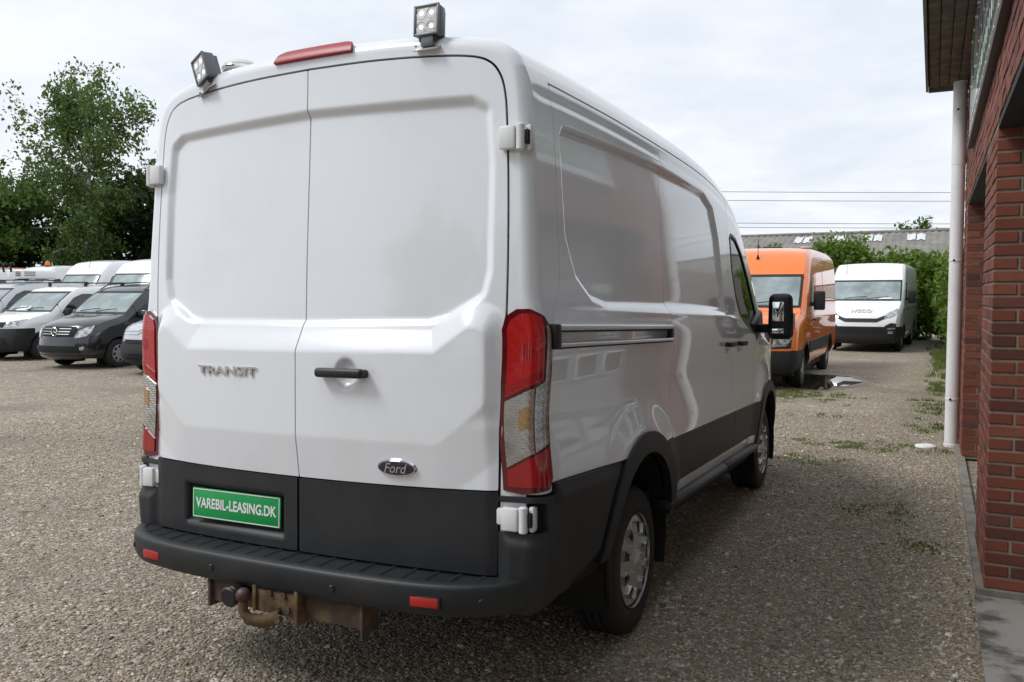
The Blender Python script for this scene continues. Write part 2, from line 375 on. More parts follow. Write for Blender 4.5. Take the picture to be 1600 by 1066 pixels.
# inset outline that bounds the rear face
_zz = np.linspace(.38, ZJ, 60); _rr = .055+0*_zz; _sl = np.interp(_zz, _cp[:, 1], _cps); _n = np.sqrt(1+_sl**2)
_a = np.stack([Wz(_zz)-_rr/_n, _zz+_rr*_sl/_n], -1)
_xx = np.linspace(XJ, 0, 60); _s2 = np.interp(_xx, _rp[::-1, 0], _rps[::-1]); _n2 = np.sqrt(1+_s2**2); _b = np.stack([_xx+.055*_s2/_n2, Zr(_xx)-.055/_n2], -1)
OUTL = np.vstack([_a, _b[1:]]); OUTL = OUTL[np.concatenate([[True], np.diff(OUTL[:, 1]) > -.02])]
OUTL = np.vstack([OUTL, (OUTL*[-1, 1])[::-1][1:]])
DOOR = crom([(.835, .49), (.842, 1.0), (.858, 1.42), (.860, 1.7), (.854, 1.95), (.846, 2.11), (.838, 2.20), (.820, 2.268), (.782, 2.318), (.71, 2.346), (.55, 2.363), (.3, 2.376), (0, 2.381)], 5).tolist()
DFULL = DOOR+[(-x, z) for x, z in DOOR[::-1]][1:]
G = .0035
xs = np.arange(-.93, .9301, .0075); zs = np.arange(.38, 2.46, .0075)
patch('rear_frame', rear, xs, zs, lambda P: np.maximum(sd_poly(P[..., 0], P[..., 2], OUTL)-.001, -sd_poly(P[..., 0], P[..., 2], DFULL)+G), 'white_paint', van, lip=.03)
def zblk(x): return .797+.010*(x/.84)**2
for sgn in (1, -1):
    d = patch('rear_door', rear, xs[(xs*sgn) > -.02], zs, lambda P: np.maximum.reduce([sd_poly(P[..., 0], P[..., 2], DFULL)+.005, -(P[..., 0]*sgn)+G*.8, zblk(P[..., 0])+.003-P[..., 2]]), 'white_paint', van, lip=.035)
    def rearb(x, z):
        P = rear(x, z)
        if sgn < 0: P[..., 1] += .026*ss(0, .02, -sd_box(P[..., 0], P[..., 2], -.635, -.065, .548, .728, .015))
        return P
    patch('lower_panel', rearb, xs[(xs*sgn) > -.02], zs, lambda P: np.maximum.reduce([sd_poly(P[..., 0], P[..., 2], DFULL)+G, -(P[..., 0]*sgn)+G*1.5, P[..., 2]-zblk(P[..., 0])+.002, .512-P[..., 2]]), 'grey_plastic', d, off=.008, lip=.03)
    if sgn > 0: rdR = d
    else: rdL = d
# roof, header, sides
yr_ = np.concatenate([.055*(1-np.cos(np.linspace(0, math.pi/2, 10))), np.arange(.07, 5.46, .02)])
rx = np.linspace(-XJ, XJ, 120)
patch('roof', roof, rx, yr_, lambda P: P[..., 1]-3.66, 'white_paint', van, lip=.02)
patch('windscreen', roof, rx, yr_, lambda P: sd_box(P[..., 0], P[..., 1], -.80, .80, 3.70, 4.80, .06), 'glass_dark', van, off=-.002)
patch('bonnet', roof, rx, yr_, lambda P: np.maximum(4.84-P[..., 1], np.abs(P[..., 0])-.80), 'white_paint', van)
patch('windscreen_frame', roof, rx, yr_, lambda P: np.maximum.reduce([-sd_box(P[..., 0], P[..., 1], -.80, .80, 3.70, 4.80, .06)+.004, 3.66-P[..., 1], P[..., 1]-4.84]), 'white_paint', van)
ys = np.concatenate([.055*(1-np.cos(np.linspace(0, math.pi/2, 9))), np.arange(.07, 5.461, .0125)]); zz = np.linspace(.36, ZJ, 156)
ysf = np.concatenate([.055*(1-np.cos(np.linspace(0, math.pi/2, 9))), np.arange(.062, 1.80, .0075)]); zzf = np.linspace(.36, ZJ, 260)
S1 = [(.31, 2.5), (.30, 1.56), (.285, 1.52), (.215, 1.41), (.20, 1.36), (.20, .3)]
def yS1(z): return np.interp(z, [.3, 1.36, 1.41, 1.52, 1.56, 2.5], [.155, .155, .20, .285, .30, .31])
def yS2(z): return np.interp(z, [.3, .5, .8, 1.0, 1.2, 1.3, 1.45, 2.4], [1.69, 1.70, 1.712, 1.705, 1.715, 1.735, 1.715, 1.70])
def yS3(z): return np.interp(z, [.3, .8, 1.5, 2.0, 2.4], [3.26, 3.22, 3.20, 3.235, 3.27])
def arch(P, i, R): return np.hypot(P[..., 1]-ARCH[i][0], P[..., 2]-ARCH[i][1])-R
WIN = [(3.30, 1.99), (3.36, 2.02), (3.52, 2.0), (3.72, 1.91), (3.95, 1.745), (4.20, 1.53), (4.40, 1.325), (4.38, 1.295), (4.10, 1.31), (3.72, 1.39), (3.56, 1.46), (3.42, 1.60), (3.33, 1.78)]
def zg(y): return 1.2+(2.268-1.2)*(ztop(y)-1.2)/1.265
for sg, F in ((1, side), (-1, sideL)):
    fl = sg < 0; fine = sg > 0
    patch('roof_rail', F, ys, zzf[-30:], lambda P: np.maximum.reduce([zg(P[..., 1])+.008-P[..., 2], .306-P[..., 1], P[..., 1]-4.75]), 'white_paint', van, flip=fl, lip=.02)
    Y_, Z_ = (ysf, zzf) if fine else (ys, zz)
    patch('corner_pillar', F, Y_, Z_, lambda P: np.maximum.reduce([P[..., 1]-yS1(P[..., 2])+G*.6, .80-P[..., 2]]), 'white_paint', van, flip=fl)
    patch('rear_quarter', F, Y_, Z_, lambda P: np.maximum.reduce([P[..., 2]-zg(P[..., 1]), -P[..., 1]+yS1(P[..., 2])+G*.6, P[..., 1]-yS2(P[..., 2])+G*.7, .812+.02*(1-ss(.1, .8, P[..., 1]))-P[..., 2], -arch(P, 0, .535)]), 'white_paint', van, flip=fl)
    sdoor = patch('sliding_door', F, ys, zz, lambda P: np.maximum.reduce([P[..., 2]-zg(P[..., 1]), -P[..., 1]+yS2(P[..., 2])+G*.7, P[..., 1]-yS3(P[..., 2])+G*.6, .803-P[..., 2]]), 'white_paint', van, flip=fl)
    fdoor = patch('front_door', F, ys, zz, lambda P: np.maximum.reduce([P[..., 2]-zg(P[..., 1]), -P[..., 1]+yS3(P[..., 2])+G*.6, P[..., 1]-np.interp(P[..., 2], [.5, 1.2, 1.32, 2.4], [4.30, 4.42, 4.46, 4.2]), .803-P[..., 2], -sd_poly(P[..., 1], P[..., 2], WIN)+.002, P[..., 2]-ztop(P[..., 1])+.06, -arch(P, 1, .53)]), 'white_paint', van, flip=fl)
    patch('front_wing', F, ys, zz, lambda P: np.maximum.reduce([P[..., 2]-zg(P[..., 1]), -P[..., 1]+np.interp(P[..., 2], [.5, 1.2, 1.32, 2.4], [4.31, 4.43, 4.47, 4.21]), .70-P[..., 2]+.15*(P[..., 1] < 4.5), -arch(P, 1, .53), P[..., 1]-5.30]), 'white_paint', van, flip=fl)
    win = patch('side_window', F, ys, zz, lambda P: sd_poly(P[..., 1], P[..., 2], WIN)+.006, 'glass_dark', fdoor or van, off=-.006, flip=fl)
    patch('window_seal', F, ys, zz, lambda P: np.maximum(sd_poly(P[..., 1], P[..., 2], WIN)-.004, -sd_poly(P[..., 1], P[..., 2], WIN)-.018), 'black_plastic', fdoor or van, off=.003, flip=fl)
    patch('door_cladding', F, ys, zz, lambda P: np.maximum.reduce([-P[..., 1]+yS2(P[..., 2])+G, P[..., 1]-yS3(P[..., 2])+G, .562-P[..., 2], P[..., 2]-.800]), 'grey_plastic', sdoor, off=.008, flip=fl, lip=.02)
    patch('door_cladding', F, ys, zz, lambda P: np.maximum.reduce([-P[..., 1]+yS3(P[..., 2])+G, P[..., 1]-4.2, .562-P[..., 2], P[..., 2]-.800, -arch(P, 1, .535)]), 'grey_plastic', fdoor, off=.008, flip=fl, lip=.02)
    patch('sill_panel', F, ys, zz, lambda P: np.maximum.reduce([1.60-P[..., 1], P[..., 1]-4.15, P[..., 2]-.559, .44-P[..., 2], -arch(P, 0, .47), -arch(P, 1, .47)]), 'white_paint', van, flip=fl, lip=.03)
    # wheel arch mouldings, with the piece that fills up to the door seam
    patch('wheel_arch_trim', F, Y_, Z_, lambda P: np.maximum.reduce([arch(P, 0, .55), -arch(P, 0, .455), .42-P[..., 2]]), 'grey_plastic', van, off=.016, flip=fl, lip=.04)
    patch('wheel_arch_trim', F, ys, zz, lambda P: np.maximum.reduce([arch(P, 1, .54), -arch(P, 1, .455), .42-P[..., 2]]), 'grey_plastic', van, off=.016, flip=fl, lip=.04)
    patch('arch_filler', F, Y_, Z_, lambda P: np.maximum.reduce([1.5-P[..., 1], P[..., 1]-yS2(P[..., 2])+G, P[..., 2]-.805, .562-P[..., 2], -arch(P, 0, .553)]), 'grey_plastic', van, off=.008, flip=fl, lip=.02)
    patch('front_bumper_side', F, ys, zz, lambda P: np.maximum.reduce([4.9-P[..., 1], P[..., 2]-.69, -arch(P, 1, .545)]), 'grey_plastic', van, off=.006, flip=fl, lip=.02)
    # door handles
    for yh, par in ((3.06, sdoor), (3.43, fdoor)):
        x_ = float(side(yh, 1.255)[0])
        rbox('door_handle', (sg*(x_+.028), yh, 1.262), (.03, .19, .035), 'black_plastic', par, .012)
        for k in (-.07, .07): rbox('handle_mount', (sg*(x_+.008), yh+k, 1.262), (.035, .04, .03), 'black_plastic', par, .008)
        rbox('lock_cover', (sg*(x_+.003), yh-.02, 1.222), (.012, .05, .035), 'white_paint', par, .005)
    # slide rail
    xr = float(side(.9, 1.35)[0])
    for z0, h in ((1.381, .022), (1.317, .015)):
        rbox('slide_rail', (sg*(xr+.020), .91, z0), (.032, 1.53, h), 'rail_metal', van, .010, None, 4)
        rbox('rail_gap_strip', (sg*(xr+.012), .91, z0-h/2-.003), (.026, 1.53, .006), 'gap_black', van, 0)  # black strip added for the dark gap line under each rail
    rbox('slide_rail_back', (sg*(xr-.002), .91, 1.349), (.012, 1.53, .05), 'white_paint', van, .001)
    rbox('rail_end_cap', (sg*(xr+.016), .168, 1.350), (.05, .05, .088), 'black_plastic', van, .008)
    rbox('rail_end_cap', (sg*(xr+.008), 1.672, 1.350), (.04, .05, .078), 'black_plastic', van, .006)
    # side step
    for (y0, y1) in ((1.62, 2.93), (2.945, 4.0)):
        prism('side_step', [(sg*.90, .435), (sg*.985, .435), (sg*1.012, .452), (sg*1.015, .475), (sg*.99, .497), (sg*.90, .503)], 'y', y0, y1, 'grey_plastic', van, .005)
    # mirror
    rbox('mirror_arm', (sg*1.04, 4.10, 1.365), (.22, .10, .07), 'black_plastic', van, .02, (0, 0, sg*-.3))
    rbox('mirror_mount', (sg*.955, 4.17, 1.38), (.06, .34, .17), 'black_plastic', van, .03, (.35, 0, 0))
    mh = rbox('mirror_housing', (sg*1.165, 4.03, 1.455), (.185, .13, .345), 'black_plastic', van, .045, (0, 0, sg*.12), 4, (.92, .9))
    rbox('mirror_glass', (sg*1.155, 3.962, 1.490), (.085, .006, .145), 'mirror_glass', mh, .03, (-.035, 0, sg*.11), 3)
    rbox('mirror_glass', (sg*1.155, 3.962, 1.345), (.085, .006, .035), 'mirror_glass', mh, .015, (-.06, 0, sg*.14), 3)
    rbox('indicator_lens', (sg*1.262, 4.02, 1.42), (.012, .05, .12), 'clear_lens', mh, .005)
    # tail light
    W_ = wrap if sg > 0 else wrapL
    s_ = np.linspace(-.10, .17, 48); z_ = np.linspace(.78, 1.47, 100)
    def lp(pts, gap=0): return lambda U_, V_: sd_poly(U_, V_, pts)+gap
    TL = [(-.066, .812), (-.066, 1.372), (-.045, 1.418), (.0, 1.445), (.045, 1.445), (.092, 1.418), (.120, 1.365), (.128, 1.32), (.128, .85), (.10, .815), (0, .800)]
    def wpatch(name, pts, m, par, off, lip=.02, rnd=0):
        pts = [(1.046*a-.016 if a < 0 else .985*a-.016, b) for a, b in pts]; off = off-.011
        def sdf(P):
            x = np.abs(P[..., 0]); w_ = Wz(P[..., 2]); r = .055; y0 = Yr(np.minimum(w_-r, x), P[..., 2])
            yy = P[..., 1]-y0
            s = np.where(yy > r, r*math.pi/2+yy-r, np.where(x < w_-r, x-(w_-r), r*np.arctan2(np.maximum(x-(w_-r), 0), np.maximum(r-yy, 1e-6))))
            return sd_poly(s, P[..., 2], pts, rnd)
        return patch(name, W_, s_, z_, sdf, m, par, off=off, lip=lip, flip=sg < 0)
    tl = wpatch('tail_light', TL, 'dark_red_lens', van, .020, .04)
    wpatch('lamp_seal', [(-.072, .80), (-.072, 1.378), (-.05, 1.425), (.0, 1.453), (.05, 1.453), (.096, 1.424), (.127, 1.37), (.135, 1.32), (.135, .84), (.10, .806), (0, .79)], 'gap_black', tl, .004)
    wpatch('brake_lens', [(-.047, 1.135), (-.047, 1.375), (-.03, 1.405), (.01, 1.428), (.045, 1.43), (.076, 1.415), (.076, 1.20)], 'bright_red_lens', tl, .0245, .006)
    wpatch('reversing_lens', [(-.047, 1.122), (.05, 1.172), (.05, .945), (-.047, .892)], 'clear_lens', tl, .0245, .006)
    wpatch('indicator_lens', [(.004, 1.095), (.043, 1.11), (.043, 1.035), (.004, 1.02)], 'amber_lens', tl, .0262, .004)
    wpatch('side_lens', [(.054, 1.175), (.082, 1.195), (.088, 1.395), (.108, 1.365), (.108, .98), (.054, .948)], 'clear_lens', tl, .0245, .006)
    wpatch('fog_lens', [(-.047, .882), (.108, .967), (.108, .835), (.09, .826), (-.047, .826)], 'red_lens', tl, .0245, .006)
    wpatch('bulb_disc', [(.020+.022*math.cos(a), 1.300+.026*math.sin(a)) for a in np.linspace(0, 6.0, 12)], 'red_lens', tl, .0256, .002)  # darker red disc for the bulb inside the brake lens
    wpatch('reflex_strip', [(-.047, 1.148), (.076, 1.212), (.076, 1.236), (-.047, 1.176)], 'red_lens', tl, .0256, .002)
    # bumper corner: upright beside the door, wrapping to the wheel arch, notched for the lower hinge
    sb = np.concatenate([np.linspace(-.105, .13, 40), np.arange(.142, .84, .0125)]); zb_ = np.arange(.36, .835, .0085)
    def bc_sdf(P):
        x = np.abs(P[..., 0]); z = P[..., 2]; y = P[..., 1]
        top = np.where(y < .17, .792, .828-.02*ss(.1, .8, y))
        notch = np.maximum.reduce([x-.985, y-.11, .668-z, z-.772])
        edge = .835-x
        low = np.interp(y, [0, .2, .45, .75], [.38, .385, .42, .47])
        return np.maximum.reduce([z-top, low-z, -notch, np.where(y < .1, edge, -1), np.where(y > .4, -arch(P, 0, .545), -1)])
    patch('bumper_corner', W_, sb, zb_, bc_sdf, 'grey_plastic', van, off=.016, lip=.04, flip=sg < 0, bulge=(.016, .05))
    # hinges (upper and lower) with barrel and link
    for zc, x0, xl in ((2.04, .832, .938), (.716, .858, .985)):
        yb = float(Yr(.86, zc))
        hg = rbox('door_hinge', (sg*(x0+.028), yb-.022, zc), (.062, .03, .082), 'hinge_white', van, .008)
        cyl('hinge_barrel', (sg*(x0+.075), yb-.018, zc-.046), (sg*(x0+.075), yb-.018, zc+.046), .016, 'hinge_white', hg, 14, bev=.004)
        rbox('hinge_link', (sg*(x0+.098), yb-.008, zc), (.014, .022, .05), 'gap_black', hg, .003)
        rbox('hinge_bracket', (sg*(x0+.098), yb+.014, zc), (.022, .04, .09), 'hinge_white', hg, .01)
        if zc < 1: rbox('hinge_strap', (sg*.845, yb-.012, zc+.005), (.06, .022, .06), 'hinge_white', hg, .006)
# black shell added under the skin to darken shut lines; floor pan, wheel housings
def shell(F, us, vs, sdf, flip=False): return patch('inner_shell', F, us, vs, sdf, 'gap_black', van, off=-.016, lip=0, flip=flip)
cz_ = np.linspace(.36, ZJ, 66); cy_ = np.concatenate([.055*(1-np.cos(np.linspace(0, math.pi/2, 7))), np.arange(.1, 5.45, .03)])
for sg, F in ((1, side), (-1, sideL)):
    shell(F, cy_, cz_, lambda P: np.maximum.reduce([-arch(P, 0, .46), -arch(P, 1, .46), P[..., 2]-ztop(P[..., 1])-.2]), sg < 0)
shell(rear, np.arange(-.92, .921, .03), np.arange(.38, 2.4, .03), lambda P: sd_poly(P[..., 0], P[..., 2], OUTL)+.005)
shell(roof, np.linspace(-XJ, XJ, 40), cy_, None)
prism('floor_pan', [(.55, -.0+.40), (5.2, .40), (5.35, .5), (5.3, .55), (.05, .55), (.05, .45)], 'x', -.90, .90, 'gap_black', van)
for cy, cz in ARCH:
    for sg in (1, -1):
        V = []; Fc = []; n = 28
        for i in range(n+1):
            a = math.pi*(-.12+1.24*i/n)
            for x in (.97, .52): V.append((sg*x, cy+.462*math.cos(a), cz+.462*math.sin(a)))
        for i in range(n): Fc.append((2*i, 2*i+1, 2*i+3, 2*i+2))
        Fc.append([2*i+1 for i in range(n+1)])
        mobj('wheel_housing', V, Fc, 'gap_black', van, False)
# nose closes the front
patch('front_panel', lambda x, z: np.stack([x, 5.46-.10*(np.abs(x)/.78)**2.2-.10*ss(.75, 1.05, z)-.0*x, z+0*x], -1), np.linspace(-.80, .80, 50), np.linspace(.36, 1.10, 30), None, 'white_paint', van, flip=True)
rbox('grille', (0, 5.44, .78), (1.1, .06, .26), 'black_plastic', van, .03)
rbox('front_bumper', (0, 5.43, .48), (1.6, .12, .24), 'grey_plastic', van, .05)
for sg in (1, -1): rbox('headlight', (sg*.72, 5.28, .93), (.22, .22, .2), 'clear_lens', van, .05, (0, 0, -sg*.5))
# ------------------------------------------------------------------ bumper with step
_bo = crom([(.994, .34), (.984, .18), (.962, .075), (.915, -.015), (.842, -.085), (.73, -.139), (.55, -.175), (.3, -.193), (0, -.198)])
_bo = np.vstack([_bo, (_bo*[-1, 1])[::-1][1:]])
def sweep(name, path, prof, m, parent, closed=False):
    """prof: (outset, z) pairs; outset along the path's outward normal"""
    t = np.gradient(path, axis=0); t /= np.linalg.norm(t, axis=1)[:, None]; n = np.stack([-t[:, 1], t[:, 0]], -1)
    k = len(prof); V = np.concatenate([[(p[0]+nn[0]*o, p[1]+nn[1]*o, z) for o, z in prof] for p, nn in zip(path, n)])
    F = [(i*k+j, i*k+j+1, (i+1)*k+j+1, (i+1)*k+j) for i in range(len(path)-1) for j in range(k-1)]
    bm = bmesh.new(); vs = [bm.verts.new(v) for v in V]
    for f in F: bm.faces.new([vs[i] for i in f])
    bmesh.ops.recalc_face_normals(bm, faces=bm.faces[:])
    return bm_obj(name, bm, m, parent, True, 50)
_k = -1 if np.cross(np.append(_bo[1]-_bo[0], 0), [0, 0, 1])[0] < 0 else 1
def prof_b(): return [(-.10, .392), (-.035, .392), (-.014, .402), (-.002, .428), (.0, .492), (-.003, .503), (-.009, .509), (-.045, .509)]
# orientation: outward normal must point away from the van
_t = _bo[1]-_bo[0]; _nx = -_t[1]
_path = _bo if _nx > 0 else _bo[::-1]
bumper = sweep('rear_bumper', _path, prof_b(), 'grey_plastic', van)
def yb(x): return np.interp(np.abs(x), _bo[:len(_bo)//2+1][::-1, 0], _bo[:len(_bo)//2+1][::-1, 1])
def tread(x, v):
    y0 = yb(x)+.03; y1 = .05*(np.abs(x)/.87)**2.4-.005; y = y0+(y1-y0)*v/.2
    ph = ((x+.05*v)/.088) % 1.0; rib = .0055*(ss(.0, .05, ph)-ss(.16, .21, ph)); edge = ss(0, .012, v)*(1-ss(.185, .2, v))
    return np.stack([x, y, .5075+rib*edge-.004*edge+0*x], -1)
patch('step_tread', tread, np.arange(-.84, .8401, .0044), np.linspace(0, .2, 24), None, 'grey_plastic', bumper, lip=0)
for sg in (1, -1):
    for x, nm in ((.655, 'reflector'),):
        y = float(yb(x)); rbox('reflector', (sg*x, y+.002, .447), (.105, .012, .034), 'reflector_red', bumper, .004, (0, 0, sg*.13))
        rbox('reflector_frame', (sg*x, y+.005, .447), (.117, .012, .046), 'black_plastic', bumper, .004, (0, 0, sg*.13))
    cap = [(sg*px_, py_) for px_, py_ in _bo[:len(_bo)//2] if px_ > .79]
    cap = [(a*.988, b+.008) for a, b in cap]+[(sg*.80, -.08), (sg*.80, .04), (sg*.90, .10), (sg*.93, .34)]
    prism('bumper_cap', cap, 'z', .46, .506, 'grey_plastic', bumper)
    for x in (.29, .84):
        y = float(yb(x)); a = .03 if x < .5 else .62
        nrm = Vector((sg*math.sin(a), -math.cos(a), 0)); p = Vector((sg*x, y, .452))
        cyl('parking_sensor', p-nrm*.01, p+nrm*.004, .013, 'black_plastic', bumper, 16, bev=.002)
# door furniture
RZ = Matrix.Rotation(math.pi/2, 4, 'X')      # text lying in xy -> standing, read from behind
def on_rear(x, z, dy=0): 
    return Matrix.Translation((x, float(rear(x, z)[1])-dy, z)) @ RZ
hb = rbox('door_handle', (.232, float(rear(.06, 1.207)[1])-.030, 1.210), (.218, .032, .036), 'black_plastic', rdR, .014, None, 4)
for k in (-.082, .082): rbox('handle_mount', (.232+k, float(rear(.06, 1.207)[1])-.008, 1.208), (.05, .04, .032), 'black_plastic', rdR, .01)
_an = math.atan2(float(rear(-.20, 1.203)[1]-rear(-.51, 1.203)[1]), .31)
text_obj('model_lettering', 'TRANSIT', .05, 'chrome', rdL, Matrix.Translation((-.357, float(rear(-.357, 1.203)[1])-.004, 1.203)) @ Matrix.Rotation(_an, 4, 'Z') @ RZ, .003, bold=.0012, fit=(.325, .034))
yF = float(rear(.452, .872)[1]); slope = (float(rear(.452, .90)[1])-float(rear(.452, .845)[1]))/.055
_an = math.atan2(float(rear(.53, .87)[1]-rear(.37, .87)[1]), .16)
BM = Matrix.Translation((.452, yF-.004, .870)) @ Matrix.Rotation(_an, 4, 'Z') @ Matrix.Rotation(-slope, 4, 'X')
def oval(name, rx, rz, t, m, parent, dy):
    bm = bmesh.new(); n = 40
    A = [bm.verts.new(BM @ Vector((rx*math.cos(2*math.pi*i/n), dy, rz*math.sin(2*math.pi*i/n)))) for i in range(n)]
    B = [bm.verts.new(BM @ Vector((rx*.93*math.cos(2*math.pi*i/n), dy-t, rz*.9*math.sin(2*math.pi*i/n)))) for i in range(n)]
    bm.faces.new(B)
    for i in range(n): bm.faces.new((A[i], B[i], B[(i+1) % n], A[(i+1) % n]))
    bmesh.ops.recalc_face_normals(bm, faces=bm.faces[:]); return bm_obj(name, bm, m, parent, True, 40)
bd = oval('oval_badge', .083, .034, .008, 'chrome', rdR, .004)
oval('badge_face', .076, .028, .003, 'badge_blue', rdR, -.0035)
text_obj('badge_lettering', 'Ford', .04, 'chrome', rdR, BM @ Matrix.Translation((0, -.0075, 0)) @ RZ, .0008, shear=.35, fit=(.096, .036))
# number plate
yP = float(rear(-.34, .64)[1])+.012
PM = Matrix.Translation((-.338, yP-.010, .645)) @ Matrix.Rotation(-.02, 4, 'X')
pl = rbox('number_plate', (0, 0, 0), (.475, .006, .124), 'plate_green', rdL, .002); pl.data.transform(PM)
for c, s in (((0, -.0035, .057), (.462, .002, .0035)), ((0, -.0035, -.057), (.462, .002, .0035)), ((-.231, -.0035, 0), (.0035, .002, .1175)), ((.231, -.0035, 0), (.0035, .002, .1175))):
    b = rbox('plate_border', c, s, 'print_white', rdL, 0); b.data.transform(PM)
text_obj('plate_lettering', 'VAREBIL-LEASING.DK', .05, 'print_white', rdL, PM @ Matrix.Translation((0, -.0038, .002)) @ RZ, .0006, bold=.0012, fit=(.435, .043))
# high brake light on the header
def yh(x, z): return float(rear(x, z)[1])
hx = np.linspace(-.22, .22, 40); 
def hdr(x, v):
    # header between door top and roof, rounded: v 0..1
    b = OUTL; zt = np.interp(np.abs(x), _b[::-1, 0], _b[::-1, 1])
    th = np.clip(v, 0, 1)*math.pi/2
    P = roof(x, .125*(1-np.cos(np.asarray(th))))
    return P
pv = patch('brake_light', roof, np.linspace(-.22, .22, 60), .055*(1-np.cos(np.linspace(0, 1.5, 30))), lambda P: sd_poly(P[..., 0], P[..., 2], [(-.165, 2.418), (.215, 2.418), (.205, 2.450), (.17, 2.459), (-.12, 2.459), (-.15, 2.445)]), 'brake_lens_red', van, off=.016, lip=.03)
# towbar
def tb(n, c, s, m, bev=.004, rot=None, par=None): return rbox(n, c, s, m, par or van, bev, rot)
tow = tb('tow_bar', (.03, -.105, .345), (.72, .075, .085), 'rust_dark', .006)
for x in (-.335, .395): tb('bar_end_plate', (x, -.11, .34), (.012, .10, .11), 'rust_dark', .002, None, tow)
tb('ball_bracket', (.025, -.165, .365), (.20, .03, .105), 'rust', .006, None, tow)
tb('bracket_flange', (.125, -.155, .355), (.018, .07, .13), 'rust', .005, None, tow)
tb('bracket_flange', (-.075, -.155, .365), (.018, .07, .10), 'rust', .005, None, tow)
tube('ball_neck', [(.055, -.20, .315), (.02, -.235, .305), (-.03, -.262, .315), (-.05, -.27, .345), (-.05, -.27, .385)], .024, 'rust', tow, 14, rads=[.026, .025, .022, .018, .016])
lathe('tow_ball', [(0, -.027)]+[(.027*math.cos(a), .027*math.sin(a)) for a in np.linspace(-1.3, 1.3, 11)]+[(0, .027)], (-.05, -.27, .402), (0, 0, 1), 'ball_steel', tow, 24)
for x, z in ((-.0, .392), (.065, .392), (.04, .335), (.085, .34)):
    cyl('bolt', (x, -.178, z), (x, -.190, z), .012, 'rust_dark', tow, 6)
cyl('bolt', (.075, -.215, .318), (.075, -.235, .318), .016, 'rust_dark', tow, 6)
cyl('trailer_socket', (-.165, -.12, .372), (-.165, -.215, .365), .036, 'black_plastic', tow, 24, bev=.006)
cyl('socket_cap', (-.165, -.214, .365), (-.165, -.232, .363), .040, 'black_plastic', tow, 24, bev=.006)
rbox('exhaust_heat_shield', (-.26, .03, .372), (.16, .10, .03), 'rust_dark', van, .01, (0, .15, 0))
# ------------------------------------------------------------------ wheels
def tyre_prof(R=.345, w=.225):
    h = w/2
    return [(.205, -h*.80), (.225, -h*.95), (.262, -h), (.30, -h*.97), (R-.022, -h*.90), (R-.006, -h*.78), (R, -h*.62), (R, -h*.40), (R-.009, -h*.38), (R-.009, -h*.28), (R, -h*.26), (R, -h*.06), (R-.009, -h*.04), (R-.009, h*.06), (R, h*.08), (R, h*.28), (R-.009, h*.30), (R-.009, h*.40), (R, h*.42), (R, h*.62), (R-.006, h*.78), (R-.022, h*.90), (.30, h*.97), (.262, h), (.225, h*.95), (.205, h*.80)]
def hubcap(name, R, x0, m, parent, holes=10, dish=.016, ho=(.128, .180), hw=.27):
    def F(a, r):
        rr = r; x = x0+dish*(1-(rr/R)**2)-.003*ss(.90*R, R, rr)+.010*(1-ss(.14*R, .30*R, rr))-.0035*np.cos(holes*a)*ss(.35*R, .6*R, rr)*(1-ss(.80*R, .92*R, rr))
        return np.stack([x+0*a, rr*np.cos(a), rr*np.sin(a)], -1)
    def sdf(P):
        r = np.hypot(P[..., 1], P[..., 2]); a = np.arctan2(P[..., 2], P[..., 1]); k = 2*math.pi/holes
        am = (a+k/2) % k-k/2; lx = am*r; c = (ho[0]+ho[1])/2
        hole = np.maximum(np.abs(r-c)-(ho[1]-ho[0])/2, np.abs(lx)-hw*k*(r-.02))
        return np.maximum(r-R, -hole)
    # closed polar grid
    return patch(name, F, np.linspace(0, 2*math.pi, 241), np.linspace(.002, R, 36), sdf, m, parent, lip=.02)
def wheel(parent, sg, loc, ang, R=.345, cap='alloy'):
    t = lathe('wheel', tyre_prof(R), (0, 0, 0), (1, 0, 0), 'rubber', parent, 120, mod=lambda i, j, r, h: (-.007 if (i % 3 == 0 and r > R-.012) else 0) if True else 0)
    rim = lathe('wheel_rim', [(.205, .085), (.198, .07), (.195, -.08), (.0, -.08)], (0, 0, 0), (1, 0, 0), 'gap_black', t, 40)
    hc = hubcap('hubcap', .214, .094, cap, t)
    cyl('hub_centre', (.09, 0, 0), (.124, 0, 0), .030, cap, t, 24, bev=.004)
    for k in range(5):
        a = 2*math.pi*k/5; cyl('wheel_nut', (.10, .062*math.cos(a), .062*math.sin(a)), (.120, .062*math.cos(a), .062*math.sin(a)), .008, cap, t, 8)
    t.location = loc; t.rotation_euler = Euler((ang, 0, 0 if sg > 0 else math.pi)); return t
wh = {}
for sg in (1, -1):
    for yw in (1.21, 4.51):
        b = toB((sg*.862, yw, .3435))
        if not wh:
            wh[0] = wheel(van, sg, b, .3)
        else:
            c = wh[0].copy(); link(c, van); c.location = b; c.rotation_euler = Euler((.9 if yw > 3 else .3, 0, 0 if sg > 0 else math.pi))
            for ch in wh[0].children: k = ch.copy(); link(k, c)
for sg in (1, -1):
    rbox('mud_flap', (sg*.85, .79, .34), (.27, .012, .30), 'black_plastic', van, .004, (.05, 0, 0))
    rbox('axle_bracket', (sg*.5, 1.2, .34), (.5, .1, .1), 'gap_black', van, .02)
